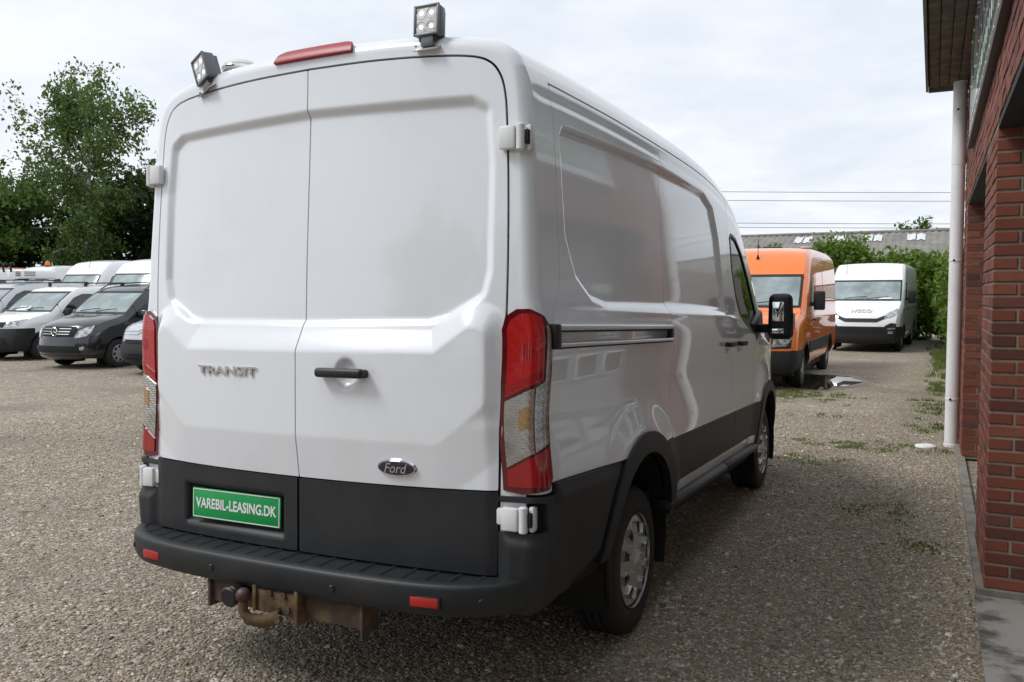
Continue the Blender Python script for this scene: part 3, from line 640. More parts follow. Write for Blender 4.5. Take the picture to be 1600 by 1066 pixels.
# ------------------------------------------------------------------ things mounted on the roof: work lamps and beacon
def work_lamp(loc, tilt, yaw, label):
    t = empty('work_lamp'); tag(t, label, 'lamp', None)
    P = Vector(loc)
    rbox('mounting_plate', (0, 0, .0), (.105, .06, .004), 'galvanised', t, .001, (.55, 0, 0))
    for x in (-.044, .044):
        cyl('screw', (x, -.018, .002), (x, -.018, .006), .005, 'lamp_grey', t, 8)
    rbox('bracket', (0, 0, .024), (.055, .028, .045), 'lamp_grey', t, .006)
    cyl('pivot_bolt', (-.036, 0, .032), (.036, 0, .032), .008, 'rust_dark', t, 10)
    R_ = Euler((tilt, 0, 0)).to_matrix().to_4x4(); hm = Matrix.Translation((0, 0, .030)) @ R_ @ Matrix.Translation((0, 0, .070))
    hs = rbox('housing', (0, .012, 0), (.108, .05, .118), 'lamp_grey', t, .010, None, 3); hs.data.transform(hm)
    for k in range(6):
        f = rbox('cooling_fin', (-.04+k*.016, .045, 0), (.004, .022, .10), 'lamp_grey', hs, 0); f.data.transform(hm)
    ln = rbox('lens', (0, -.0145, 0), (.090, .006, .100), 'led_lens', hs, .006); ln.data.transform(hm)
    bz = [(-.049, .003, .112), (.049, .003, .112)]
    for x in (-.0495, .0495): f = rbox('bezel', (x, -.016, 0), (.010, .012, .118), 'lamp_grey', hs, .003); f.data.transform(hm)
    for z in (-.0545, .0545): f = rbox('bezel', (0, -.016, z), (.108, .012, .010), 'lamp_grey', hs, .003); f.data.transform(hm)
    for x in (-.022, .022):
        for z in (-.026, .026):
            r = lathe('reflector_cup', [(.021, -.001), (.013, .004), (.004, .006)], (x, -.018, z), (0, 1, 0), 'chrome', hs, 18); r.data.transform(hm)
            r = cyl('led', (x, -.0185, z), (x, -.0175, z), .0085, 'led', hs, 14); r.data.transform(hm)
    tube('cable', [(.035, .03, .06), (.05, .03, .045), (.05, .02, .02), (.045, .03, .0)], .0035, 'black_plastic', t, 8)
    M_ = van_m @ Matrix.Translation(P) @ Euler((0, 0, yaw)).to_matrix().to_4x4() @ Matrix.Scale(.95, 4)
    t.matrix_world = M_; return t
def on_roof(x, y): return float(roof(x, y)[2])
lp1 = work_lamp((.54, float(roof(.54, .004)[1])-.006, on_roof(.54, .006)-.022), -.04, .05, 'square LED work lamp upright on the van roof beside the red brake light')
lp2 = work_lamp((-.60, .13, on_roof(-.60, .07)-.008), .12, -.35, 'square LED work lamp tilted outwards on the van roof in front of the beacon')
lp2.rotation_mode = 'XYZ'; lp2.matrix_world = van_m @ Matrix.Translation((-.545, float(roof(-.545, .004)[1])-.004, on_roof(-.545, .004)-.040)) @ Euler((0, -.30, -.30)).to_matrix().to_4x4() @ Matrix.Scale(.95, 4)
bcn = empty('beacon'); tag(bcn, 'low round clear beacon with black base on the van roof behind the tilted work lamp', 'beacon')
lathe('base', [(0, 0), (.078, 0), (.082, .012), (.076, .028), (0, .028)], (0, 0, 0), (0, 0, 1), 'black_plastic', bcn, 40)
lathe('lens', [(.076, .028), (.080, .034), (.078, .052), (.066, .064), (.03, .070), (0, .071)], (0, 0, 0), (0, 0, 1), 'clear_plastic', bcn, 40)
lathe('lens_band', [(.0805, .036), (.083, .04), (.0805, .046)], (0, 0, 0), (0, 0, 1), 'chrome', bcn, 40)
bcn.matrix_world = van_m @ Matrix.Translation((-.535, .23, on_roof(-.535, .23)-.002)) @ Matrix.Diagonal((1.0, 1.0, 1.15, 1))
# ================================================================== the setting: ground, gravel, building
def nodes_of(m): return m.node_tree, m.node_tree.nodes, m.node_tree.links
def ramp(N, cols, interp='LINEAR'):
    r = N.nodes.new('ShaderNodeValToRGB'); r.color_ramp.interpolation = interp
    e = r.color_ramp.elements
    while len(e) > 1: e.remove(e[-1])
    e[0].position = cols[0][0]; e[0].color = (*cols[0][1], 1)
    for p, c in cols[1:]:
        k = e.new(p); k.color = (*c, 1)
    return r
STONE = [(0, (0.127, 0.108, 0.09)), (0.14, (0.413, 0.33, 0.221)), (0.28, (0.241, 0.211, 0.171)), (0.44, (0.505, 0.427, 0.322)), (0.58, (0.31, 0.211, 0.115)), (0.7, (0.597, 0.525, 0.421)), (0.84, (0.207, 0.19, 0.165)), (0.95, (0.78, 0.703, 0.603))]
def gravel_mat():
    m = mat('gravel_ground', (.3, .27, .23), .9); N = m.node_tree; L = N.links; b = bsdf(m)
    t = N.nodes.new('ShaderNodeTexCoord')
    def vor(scale, feature='F1'):
        v = N.nodes.new('ShaderNodeTexVoronoi'); v.inputs['Scale'].default_value = scale; v.feature = feature; L.new(t.outputs['Object'], v.inputs['Vector']); return v
    def noise(scale, d=5, r=.55):
        n = N.nodes.new('ShaderNodeTexNoise'); n.inputs['Scale'].default_value = scale; n.inputs['Detail'].default_value = d; n.inputs['Roughness'].default_value = r; L.new(t.outputs['Object'], n.inputs['Vector']); return n
    def rng_(src, a, b_, c=0, d=1):
        k = N.nodes.new('ShaderNodeMapRange'); k.inputs[1].default_value = a; k.inputs[2].default_value = b_; k.inputs[3].default_value = c; k.inputs[4].default_value = d; k.interpolation_type = 'SMOOTHSTEP'; L.new(src, k.inputs[0]); return k.outputs[0]
    def mixc(f, a, b_, mode='MIX'):
        k = N.nodes.new('ShaderNodeMix'); k.data_type = 'RGBA'; k.blend_type = mode
        if isinstance(f, float): k.inputs[0].default_value = f
        else: L.new(f, k.inputs[0])
        for i, s in ((6, a), (7, b_)):
            if isinstance(s, tuple): k.inputs[i].default_value = (*s, 1)
            else: L.new(s, k.inputs[i])
        return k.outputs[2]
    v1 = vor(62); v2 = vor(28)
    s1 = N.nodes.new('ShaderNodeSeparateColor'); L.new(v1.outputs['Color'], s1.inputs[0]); s2 = N.nodes.new('ShaderNodeSeparateColor'); L.new(v2.outputs['Color'], s2.inputs[0])
    r1 = ramp(N, STONE); L.new(s1.outputs[0], r1.inputs[0]); r2 = ramp(N, STONE); L.new(s2.outputs[1], r2.inputs[0])
    big = N.nodes.new('ShaderNodeMath'); big.operation = 'GREATER_THAN'; big.inputs[1].default_value = .72; L.new(s2.outputs[2], big.inputs[0])
    c = mixc(big.outputs[0], r1.outputs[0], r2.outputs[0])
    c = mixc(rng_(v1.outputs['Distance'], .42, .68), c, mixc(.55, c, (.085, .066, .044)))
    n1 = noise(.45, 6); n2 = noise(2.2, 6)
    c = mixc(rng_(n2.outputs[0], .35, .7), c, mixc(.5, c, (.24, .205, .16)))
    # wheel tracks and damp earth: low frequency
    c = mixc(rng_(n1.outputs[0], .48, .72), c, mixc(.55, c, (.16, .13, .095)))
    # moss: only in given strips of the yard, broken up by noise
    sx = N.nodes.new('ShaderNodeSeparateXYZ'); L.new(t.outputs['Object'], sx.inputs[0])
    def blob(cx, cy, rx, ry):
        a = N.nodes.new('ShaderNodeMath'); a.operation = 'SUBTRACT'; a.inputs[1].default_value = cx; L.new(sx.outputs[0], a.inputs[0])
        d = N.nodes.new('ShaderNodeMath'); d.operation = 'DIVIDE'; d.inputs[1].default_value = rx; L.new(a.outputs[0], d.inputs[0])
        a2 = N.nodes.new('ShaderNodeMath'); a2.operation = 'SUBTRACT'; a2.inputs[1].default_value = cy; L.new(sx.outputs[1], a2.inputs[0])
        d2 = N.nodes.new('ShaderNodeMath'); d2.operation = 'DIVIDE'; d2.inputs[1].default_value = ry; L.new(a2.outputs[0], d2.inputs[0])
        p = N.nodes.new('ShaderNodeVectorMath'); p.operation = 'LENGTH'; q = N.nodes.new('ShaderNodeCombineXYZ'); L.new(d.outputs[0], q.inputs[0]); L.new(d2.outputs[0], q.inputs[1]); L.new(q.outputs[0], p.inputs[0])
        return rng_(p.outputs['Value'], .2, 1.15, 1, 0)
    tot = None
    for a in ((.25, 11.4, 1.0, 1.3), (1.55, 6.9, .8, .55), (2.1, 10.6, .55, 2.0), (2.3, 15.5, .7, 5), (1.1, 5.9, .55, .35), (1.75, 4.1, .5, .5), (2.2, 3.2, .3, .4), (-9.5, 9.5, 3, .5)):
        o = blob(*a)
        if tot is None: tot = o
        else:
            k = N.nodes.new('ShaderNodeMath'); k.operation = 'MAXIMUM'; L.new(tot, k.inputs[0]); L.new(o, k.inputs[1]); tot = k.outputs[0]
    mn = noise(14, 7, .7); mm = N.nodes.new('ShaderNodeMath'); mm.operation = 'MULTIPLY'; L.new(tot, mm.inputs[0]); L.new(rng_(mn.outputs[0], .42, .68), mm.inputs[1])
    c = mixc(mm.outputs[0], c, (.11, .13, .03))
    L.new(c, b.inputs['Base Color'])
    h = N.nodes.new('ShaderNodeMath'); h.operation = 'ADD'; L.new(v1.outputs['Distance'], h.inputs[0]); L.new(v2.outputs['Distance'], h.inputs[1])
    u = N.nodes.new('ShaderNodeBump'); u.inputs['Strength'].default_value = .9; u.inputs['Distance'].default_value = .012; u.invert = True
    L.new(h.outputs[0], u.inputs['Height']); L.new(u.outputs[0], b.inputs['Normal'])
    return m
gm = gravel_mat()
ground = mobj('ground', [(-400, -120, 0), (400, -120, 0), (400, 600, 0), (-400, 600, 0)], [(0, 1, 2, 3)], gm); tag(ground, kind='structure')
# loose pebbles on the yard, near enough to be told apart
pm = mat('pebble', (.3, .27, .23), .75); N = pm.node_tree
oi = N.nodes.new('ShaderNodeObjectInfo'); rp = ramp(N, STONE); N.links.new(oi.outputs['Random'], rp.inputs[0])
geo = N.nodes.new('ShaderNodeTexCoord'); nz = N.nodes.new('ShaderNodeTexNoise'); nz.inputs['Scale'].default_value = 2.5; N.links.new(geo.outputs['Object'], nz.inputs['Vector'])
mxp = N.nodes.new('ShaderNodeMix'); mxp.data_type = 'RGBA'; mxp.blend_type = 'MULTIPLY'; mxp.inputs[0].default_value = .35
N.links.new(rp.outputs[0], mxp.inputs[6]); N.links.new(nz.outputs[1], mxp.inputs[7]); N.links.new(mxp.outputs[2], bsdf(pm).inputs['Base Color'])
def gn_pebbles(name, base, dens, smin, smax, seed):
    ng = bpy.data.node_groups.new(name, 'GeometryNodeTree')
    ng.interface.new_socket('Geometry', in_out='INPUT', socket_type='NodeSocketGeometry'); ng.interface.new_socket('Geometry', in_out='OUTPUT', socket_type='NodeSocketGeometry')
    A = lambda t: ng.nodes.new(t); K = ng.links.new
    gi, go = A('NodeGroupInput'), A('NodeGroupOutput')
    dp = A('GeometryNodeDistributePointsOnFaces'); dp.inputs['Seed'].default_value = seed; K(gi.outputs[0], dp.inputs['Mesh'])
    pos = A('GeometryNodeInputPosition'); ds = A('ShaderNodeVectorMath'); ds.operation = 'DISTANCE'; K(pos.outputs[0], ds.inputs[0]); ds.inputs[1].default_value = (CAM.x, CAM.y, 0)
    mr = A('ShaderNodeMapRange'); mr.inputs[1].default_value = 2.0; mr.inputs[2].default_value = 11; mr.inputs[3].default_value = dens[0]; mr.inputs[4].default_value = dens[1]; K(ds.outputs['Value'], mr.inputs[0])
    K(mr.outputs[0], dp.inputs['Density'])
    ico = A('GeometryNodeMeshIcoSphere'); ico.inputs['Radius'].default_value = 1; ico.inputs['Subdivisions'].default_value = 2
    sp = A('GeometryNodeSetPosition'); nt_ = A('ShaderNodeTexNoise'); nt_.inputs['Scale'].default_value = .9; ps2 = A('GeometryNodeInputPosition'); K(ps2.outputs[0], nt_.inputs['Vector'])
    sb = A('ShaderNodeVectorMath'); sb.operation = 'SUBTRACT'; sb.inputs[1].default_value = (.5, .5, .5); K(nt_.outputs[1], sb.inputs[0])
    sc = A('ShaderNodeVectorMath'); sc.operation = 'SCALE'; sc.inputs['Scale'].default_value = 1.5; K(sb.outputs[0], sc.inputs[0]); K(ico.outputs[0], sp.inputs[0]); K(sc.outputs[0], sp.inputs['Offset'])
    smo = A('GeometryNodeSetShadeSmooth'); K(sp.outputs[0], smo.inputs[0])
    sm = A('GeometryNodeSetMaterial'); sm.inputs['Material'].default_value = pm; K(smo.outputs[0], sm.inputs[0])
    ip = A('GeometryNodeInstanceOnPoints'); K(dp.outputs['Points'], ip.inputs['Points']); K(sm.outputs[0], ip.inputs['Instance'])
    rr = A('FunctionNodeRandomValue'); rr.data_type = 'FLOAT_VECTOR'; rr.inputs[0].default_value = (-.35, -.35, 0); rr.inputs[1].default_value = (.35, .35, 6.28); K(rr.outputs[0], ip.inputs['Rotation'])
    rs = A('FunctionNodeRandomValue'); rs.data_type = 'FLOAT_VECTOR'; rs.inputs[0].default_value = (smin, smin, smin*.5); rs.inputs[1].default_value = (smax, smax*.8, smax*.6); rs.inputs['Seed'].default_value = 3; K(rs.outputs[0], ip.inputs['Scale'])
    K(ip.outputs[0], go.inputs[0])
    md = base.modifiers.new('scatter', 'NODES'); md.node_group = ng
def gpoly(name, poly, z=.001):
    bm = bmesh.new(); vs = [bm.verts.new((x, y, z)) for x, y in poly]; bm.faces.new(vs); bmesh.ops.triangulate(bm, faces=bm.faces[:]); return bm_obj(name, bm, 'pebble')
g1 = gpoly('gravel', [(2.40, -1.6), (2.40, 9.5), (-1.0, 9.5), (-1.1, 4), (-2.0, 8.5), (-9, 8.5), (-7.5, 3), (-2.2, -.8), (.2, -1.7)]); tag(g1, 'loose beige and grey pebbles covering the yard around the white van', 'gravel', kind='stuff')
gn_pebbles('pebble_scatter', g1, (4200, 700), .003, .0092, 1)
g2 = gpoly('gravel', [(2.40, -1.6), (2.40, 9.5), (-1.0, 9.5), (-1.1, 4), (-2.0, 8.5), (-9, 8.5), (-7.5, 3), (-2.2, -.8), (.2, -1.7)]); tag(g2, 'scattered larger rounded stones lying among the fine gravel', 'stones', kind='stuff')
gn_pebbles('stone_scatter', g2, (90, 45), .009, .021, 5)
# ------------------------------------------------------------------ brick workshop on the right
def brick_mat(name, src):
    m = mat(name, (.27, .07, .035), .82); N = m.node_tree; b = bsdf(m)
    if src == 'obj': i = N.nodes.new('ShaderNodeObjectInfo'); o = i.outputs['Random']
    else: i = N.nodes.new('ShaderNodeNewGeometry'); o = i.outputs['Random Per Island']
    r = ramp(N, [(0, (.085, .028, .020)), (.2, (.17, .042, .024)), (.55, (.205, .056, .031)), (.85, (.24, .075, .042)), (1, (.08, .032, .027))]); N.links.new(o, r.inputs[0])
    t = N.nodes.new('ShaderNodeTexCoord'); n = N.nodes.new('ShaderNodeTexNoise'); n.inputs['Scale'].default_value = 26; n.inputs['Detail'].default_value = 8; n.inputs['Roughness'].default_value = .7
    N.links.new((t.outputs['Object'] if src != 'obj' else N.nodes.new('ShaderNodeNewGeometry').outputs['Position']), n.inputs['Vector'])
    k = N.nodes.new('ShaderNodeMapRange'); k.inputs[1].default_value = .5; k.inputs[2].default_value = .8; N.links.new(n.outputs[0], k.inputs[0])
    x = N.nodes.new('ShaderNodeMix'); x.data_type = 'RGBA'; x.inputs[7].default_value = (.12, .05, .035, 1); N.links.new(k.outputs[0], x.inputs[0]); N.links.new(r.outputs[0], x.inputs[6]); N.links.new(x.outputs[2], b.inputs['Base Color'])
    u = N.nodes.new('ShaderNodeBump'); u.inputs['Strength'].default_value = .5; u.inputs['Distance'].default_value = .003; N.links.new(n.outputs[0], u.inputs['Height']); N.links.new(u.outputs[0], b.inputs['Normal'])
    return m
brick_mat('brick_single', 'obj'); brick_mat('brick_mass', 'isl')
mat('mortar', (.27, .235, .185), .95, noise=(7, (.13, .11, .085), .42, .7), bump=(90, .6, .004))
mat('concrete', (.30, .285, .26), .9, noise=(3.2, (.09, .08, .068), .46, .56), bump=(60, .4, .004))
mat('footing', (.26, .24, .21), .9, noise=(8, (.14, .12, .095), .4, .65), bump=(60, .4, .004))
mat('soffit_wood', (.06, .048, .032), .8, noise=(7, (.16, .115, .055), .45, .7), bump=(70, .3, .003))
mat('fascia_grey', (.16, .16, .155), .7, noise=(12, (.10, .10, .10), .4, .7))
mat('batten_brown', (.05, .028, .022), .6)
mat('sign_white', (.72, .73, .74), .18, coat=.7)
mat('sign_green', (.01, .19, .055), .18, coat=.7)
mat('sign_ink', (.05, .05, .065), .2, coat=.7)
mat('pipe_white', (.78, .78, .78), .4, noise=(5, (.62, .60, .58), .5, .85))
mat('dark_interior', (.03, .03, .03), .9)
mat('door_grey', (.35, .36, .36), .45)
mat('fence_wood', (.23, .215, .195), .9, noise=(9, (.14, .13, .115), .4, .7), bump=(60, .5, .004))
bld = empty('brick_workshop', (2.6, 2.9, 0)); tag(bld, 'red brick workshop wall with piers, bay doors and wooden eaves', 'building')
def bpart(o):     # children keep their world place under the building's empty
    o.parent = bld; o.matrix_parent_inverse = Matrix.Translation((-2.6, -2.9, 0)); return o
WX = 2.465
COURSE, BL, BW, BH, J = .0667, .228, .108, .0545, .012
singles = []; mass = []
def face(u0, u1, z0, z1, fix, axis, parity0, single, inward):
    """courses of bricks on one face. axis 'y': face x=fix running along y; axis 'x': face y=fix running along x"""
    k = 0; z = z0
    while z+BH < z1+.012:
        par = (k+parity0) % 2
        u = u0+(0 if par == 0 else BW+J)
        cnt = 0
        if par == 1 and axis == 'y' and False: pass
        while u < u1-.02:
            full = BL if (par == 0 or True) else BW
            e = min(u+full, u1)
            if e-u > .03:
                c = (u+e)/2; s = e-u
                pr = rng.normal(0, .0012)
                d = BW/2-pr
                if axis == 'y': ctr = (fix+inward*d, c, z+BH/2); sz = (BW, s, BH)
                else: ctr = (c, fix+inward*d, z+BH/2); sz = (s, BW, BH)
                (singles if single else mass).append((ctr, sz))
            u = e+J
        z += COURSE; k += 1
ZL = 2.46
Z0 = .05
# near pier: reveal (faces the camera) and outer face
face(WX, WX+.60, Z0, ZL, 2.47, 'x', 0, True, 1)
face(2.47, 3.49, Z0, ZL, WX, 'y', 1, True, 1)
# far pier
n_near = len(singles)
face(WX, WX+.36, Z0, ZL, 6.52, 'x', 0, False, 1)
face(6.52, 7.5, Z0, ZL, WX, 'y', 1, False, 1)
# lintel band over the bays and up to the eaves, wall behind the camera
_c = len(mass)
zl2 = Z0+COURSE*36+.0
face(-6.0, 7.5, ZL+.012, 3.72, WX, 'y', 0, False, 1)
face(-6.0, -2.2, Z0, ZL, WX, 'y', 0, False, 1)
# end wall of the workshop
face(WX+BW+J, WX+5, Z0, 3.7, 7.5, 'x', 0, False, -1)
# keep the 300 that show largest as single bricks
singles.sort(key=lambda q: (Vector(q[0])-CAM).length)
mass += singles[300:]; singles = singles[:300]
bmeshes = {}
for ctr, sz in singles:
    key = tuple(round(v, 3) for v in sz)
    if key not in bmeshes:
        bm = bmesh.new(); bmesh.ops.create_cube(bm, size=1)
        for v in bm.verts: v.co = Vector((v.co.x*sz[0], v.co.y*sz[1], v.co.z*sz[2]))
        bmesh.ops.bevel(bm, geom=bm.edges[:], offset=.0035, segments=1, affect='EDGES')
        me = bpy.data.meshes.new('brick'); bm.to_mesh(me); bm.free(); me.materials.append(MATS['brick_single']); bmeshes[key] = me
    o = bpy.data.objects.new('brick', bmeshes[key]); COL.objects.link(o); bpart(o); o.location = ctr
    o.rotation_euler = (rng.normal(0, .004), rng.normal(0, .004), rng.normal(0, .004))
def boxes_mesh(name, lst, m, jit=.0):
    C = np.array([c for c, s in lst]); S = np.array([s for c, s in lst])/2
    cu = np.array([(-1, -1, -1), (1, -1, -1), (1, 1, -1), (-1, 1, -1), (-1, -1, 1), (1, -1, 1), (1, 1, 1), (-1, 1, 1)], float)
    V = (C[:, None]+cu[None]*S[:, None]+rng.normal(0, .0012, (len(C), 8, 3))).reshape(-1, 3)
    f = np.array([(0, 3, 2, 1), (4, 5, 6, 7), (0, 1, 5, 4), (1, 2, 6, 5), (2, 3, 7, 6), (3, 0, 4, 7)])
    F = (np.arange(len(C))[:, None, None]*8+f[None]).reshape(-1, 4)
    return mobj(name, V, F, m, None, False)
bw = boxes_mesh('brickwork', mass, 'brick_mass'); bpart(bw); bw['kind'] = 'stuff'
# mortar cores, 6 mm behind the brick faces
def core(n, x0, x1, y0, y1, z0, z1, m='mortar'): return bpart(rbox(n, ((x0+x1)/2, (y0+y1)/2, (z0+z1)/2), (x1-x0, y1-y0, z1-z0), m, None, 0))
IN = .006
core('mortar_core', WX+IN, WX+.62, 2.47+IN, 3.49-.002, 0.02, ZL+.002)
core('mortar_core', WX+IN, WX+.62, 6.52+IN, 7.5-IN, 0.02, ZL+.002)
core('mortar_core', WX+IN, WX+.36, -6, 7.5-IN, ZL+.006, 3.70)
core('mortar_core', WX+IN, WX+.36, -6, -2.2, 0.02, ZL+.002)
core('mortar_core', WX+.60, WX+5, 7.2, 7.5-IN, 0.02, 3.70)
for y0, y1 in ((-2.2, 2.47), (3.49, 6.52)):
    core('lintel', WX+.004, WX+.58, y0+.003, y1-.003, ZL-.03, ZL+.004, 'dark_interior')
core('footing', WX-.035, WX+.03, 2.475, 7.52, -.05, .042, 'footing')
core('footing', WX-.03, WX+.5, 2.44, 2.56, -.05, .046, 'footing')
core('footing', WX-.03, WX+5, 7.49, 7.53, -.05, .04, 'footing')
slab = mobj('bay_slab', [(2.41, -6, .014), (WX+6, -6, .014), (WX+6, 6.6, .013), (2.60, 6.6, .013), (2.60, 2.6, .013), (2.42, 2.45, .014)], [(0, 1, 2, 3, 4, 5)], 'concrete'); tag(slab, kind='structure')
# bay doors, set back
for y0, y1 in ((-2.2, 2.47), (3.49, 6.52)):
    xd = WX+.42; n = 5; hh = (ZL-.03-.02)/n
    for k in range(n):
        bpart(rbox('door_panel', (xd, (y0+y1)/2, .02+hh*(k+.5)), (.04, y1-y0-.01, hh-.006), 'door_grey', None, .006))
    nw = 4
    for r_ in (1, 2, 3):
        for k in range(nw):
            yc = y0+(y1-y0)*(k+.5)/nw; ww = (y1-y0)/nw*.78
            f = bpart(rbox('window_frame', (xd-.022, yc, .02+hh*(r_+.5)), (.02, ww, hh*.80), 'print_white', None, .02))
            g = rbox('pane', (xd-.030, yc, .02+hh*(r_+.5)), (.012, ww-.09, hh*.80-.09), 'glass_dark', None, .02); g.parent = f; 
core('back_wall', WX+5.2, WX+5.3, -6, 7.3, 0, 3.7, 'dark_interior')
# eaves: planks running along the wall, fascia, barge board, roof
EX, EY, EZ = 2.075, 7.55, 3.735
pw = (WX-EX-.03)/4
for k in range(4):
    bpart(rbox('soffit_board', (EX+.03+pw*(k+.5), (EY-8)/2-.02+.0, EZ+.012+.002*(k % 2)), (pw-.006, EY+8-.10, .02), 'soffit_wood', None, .003))
bpart(rbox('soffit_backing', ((EX+WX+.3)/2, (EY-8)/2, EZ+.05), (WX+.3-EX-.02, EY+8-.02, .03), 'dark_interior', None, 0))
bpart(rbox('fascia', (EX+.008, (EY-8)/2+.01, EZ+.09), (.025, EY+8.02, .215), 'fascia_grey', None, .003))
bpart(rbox('barge_board', ((EX+WX+5)/2+.012, EY+.005, EZ+.085), (WX+5-EX-.02, .025, .225), 'fascia_grey', None, .003))
bpart(mobj('roof_sheet', [(EX+.002, -8, EZ+.20), (EX+.002, EY+.015, EZ+.20), (WX+5, EY+.015, EZ+1.2), (WX+5, -8, EZ+1.2), (EX+.002, -8, EZ+.23), (EX+.002, EY+.015, EZ+.23), (WX+5, EY+.015, EZ+1.23), (WX+5, -8, EZ+1.23)], [(0, 1, 2, 3), (7, 6, 5, 4), (0, 4, 5, 1), (1, 5, 6, 2), (2, 6, 7, 3), (3, 7, 4, 0)], 'fascia_grey', None, False))
# sign board along the wall above the bays
sg_ = empty('sign_board', (WX-.03, 2, 2.86)); tag(sg_, 'long white and green sign board screwed to the brick wall under the eaves', 'sign')
def sp_(o): o.parent = sg_; o.matrix_parent_inverse = Matrix.Translation((-(WX-.03), -2, -2.86)); return o
SY0, SY1, SZ0, SZ1 = -3.5, 5.65, 2.87, 3.70
sp_(rbox('panel', (WX-.024, (SY0+SY1)/2, (SZ0+SZ1)/2), (.022, SY1-SY0, SZ1-SZ0), 'sign_white', None, .002))
sp_(rbox('green_band', (WX-.0365, (SY0+SY1)/2-.1, 3.07), (.002, SY1-SY0-.5, .20), 'sign_green', None, 0))
sp_(rbox('batten', (WX-.02, (SY0+SY1)/2, 2.835), (.05, SY1-SY0, .05), 'batten_brown', None, .003))
for z in (SZ0+.03, (SZ0+SZ1)/2+.02, SZ1-.03):
    for k in range(26):
        y = SY0+.1+k*(SY1-SY0-.2)/25; sp_(cyl('screw', (WX-.034, y, z), (WX-.040, y, z), .010, 'print_white', None, 8))
for k in range(22):      # bold dark strokes of the lettering, too foreshortened to read
    y = 4.3-k*.30
    for dz, ln, an in ((0, .30, .25 if k % 3 else 0), (.10, .12, 1.57), (-.12, .12, 1.57 if k % 2 else .8)):
        sp_(rbox('letter_stroke', (WX-.0362, y-(0 if dz == 0 else .06), 3.42+dz), (.002, .045, ln), 'sign_ink', None, 0, (an, 0, 0)))
for k in range(34): sp_(rbox('band_mark', (WX-.0382, 4.3-k*.17, 3.07), (.002, .03, .10), 'print_white', None, 0, ((.3, -.2, .6)[k % 3], 0, 0)))
for z, an in ((3.36, .5), (3.52, -.4)): sp_(rbox('green_mark', (WX-.0362, 5.1, z), (.002, .36, .10), 'sign_green', None, 0, (an, 0, 0)))
# downpipe
dpipe = empty('downpipe', (2.392, 7.30, 0)); tag(dpipe, 'white plastic downpipe at the corner of the brick workshop', 'pipe')
def dp_(o): o.parent = dpipe; o.matrix_parent_inverse = Matrix.Translation((-2.392, -7.30, 0)); return o
dp_(cyl('pipe', (2.392, 7.30, .02), (2.392, 7.30, 2.9), .064, 'pipe_white', None, 28))
dp_(cyl('pipe', (2.392, 7.30, 2.9), (2.392, 7.30, EZ+.02), .067, 'pipe_white', None, 28))
dp_(lathe('foot_collar', [(.064, 0), (.070, .002), (.070, .03), (.064, .034)], (2.392, 7.30, .0), (0, 0, 1), 'pipe_white', None, 28))
for z in (.50, 1.93, 3.45):
    dp_(lathe('pipe_clip', [(.064, -.008), (.069, -.008), (.069, .008), (.064, .008)], (2.392, 7.30, z), (0, 0, 1), 'pipe_white', None, 28))
    dp_(rbox('clip_screw', (2.392-.02, 7.30-.066, z), (.022, .014, .018), 'black_plastic', None, .003)); dp_(rbox('clip_arm', (2.448, 7.28, z), (.045, .014, .014), 'black_plastic', None, .002))
# grey board fence beyond the corner
fen = empty('board_fence', (2.5, 10.6, 0)); tag(fen, 'weathered grey board fence running on from the workshop corner', 'fence')
def fp_(o): o.parent = fen; o.matrix_parent_inverse = Matrix.Translation((-2.5, -10.6, 0)); return o
k = 0; y = 7.62
while y < 13.55:
    h = 2.06+random.uniform(-.015, .015)
    fp_(rbox('board', (2.455+.012*(k % 2), y+.06, h/2+.02), (.020, .122, h), 'fence_wood', None, .003)); y += .126; k += 1
for z in (.45, 1.7): fp_(rbox('rail', (2.49, 10.6, z), (.045, 5.95, .09), 'fence_wood', None, .004))
for y in (7.7, 9.65, 11.6, 13.55): fp_(rbox('post', (2.555, y, 1.05), (.09, .09, 2.1), 'fence_wood', None, .006))
# white lid lying on the gravel
lid = empty('drain_lid', (2.155, 7.13, 0)); tag(lid, 'flat round white lid lying on the gravel by the downpipe', 'lid')
for o in (lathe('disc', [(0, .022), (.085, .022), (.098, .018), (.104, .006), (.104, 0)], (0, 0, .006), (0, 0, 1), 'print_white', lid, 36), lathe('rim', [(.07, .0225), (.073, .026), (.077, .0225)], (0, 0, .006), (0, 0, 1), 'print_white', lid, 36)): pass
# puddle
pts = []
for i in range(60):
    a = 2*math.pi*i/60; r = 1+.10*math.sin(3*a+.6)+.07*math.sin(5*a+2)+.05*math.sin(9*a)
    pts.append((.40+.60*r*math.cos(a), 13.65+1.4*r*math.sin(a), .006))
mat('puddle_water', (.035, .03, .022), .015, ior=1.33, spec=.5)
pud = mobj('puddle', pts, [tuple(range(60))], 'puddle_water', None, False); tag(pud, kind='structure')
pts2 = [((x-.40)*1.22+.40, (y-13.55)*1.22+13.55, .003) for x, y, _ in pts]
mud = mobj('wet_mud', pts2, [tuple(range(60))], mat('wet_mud', (.13, .105, .075), .45, noise=(20, (.20, .17, .13), .4, .7), bump=(50, .7, .01)), None, False); tag(mud, kind='structure')
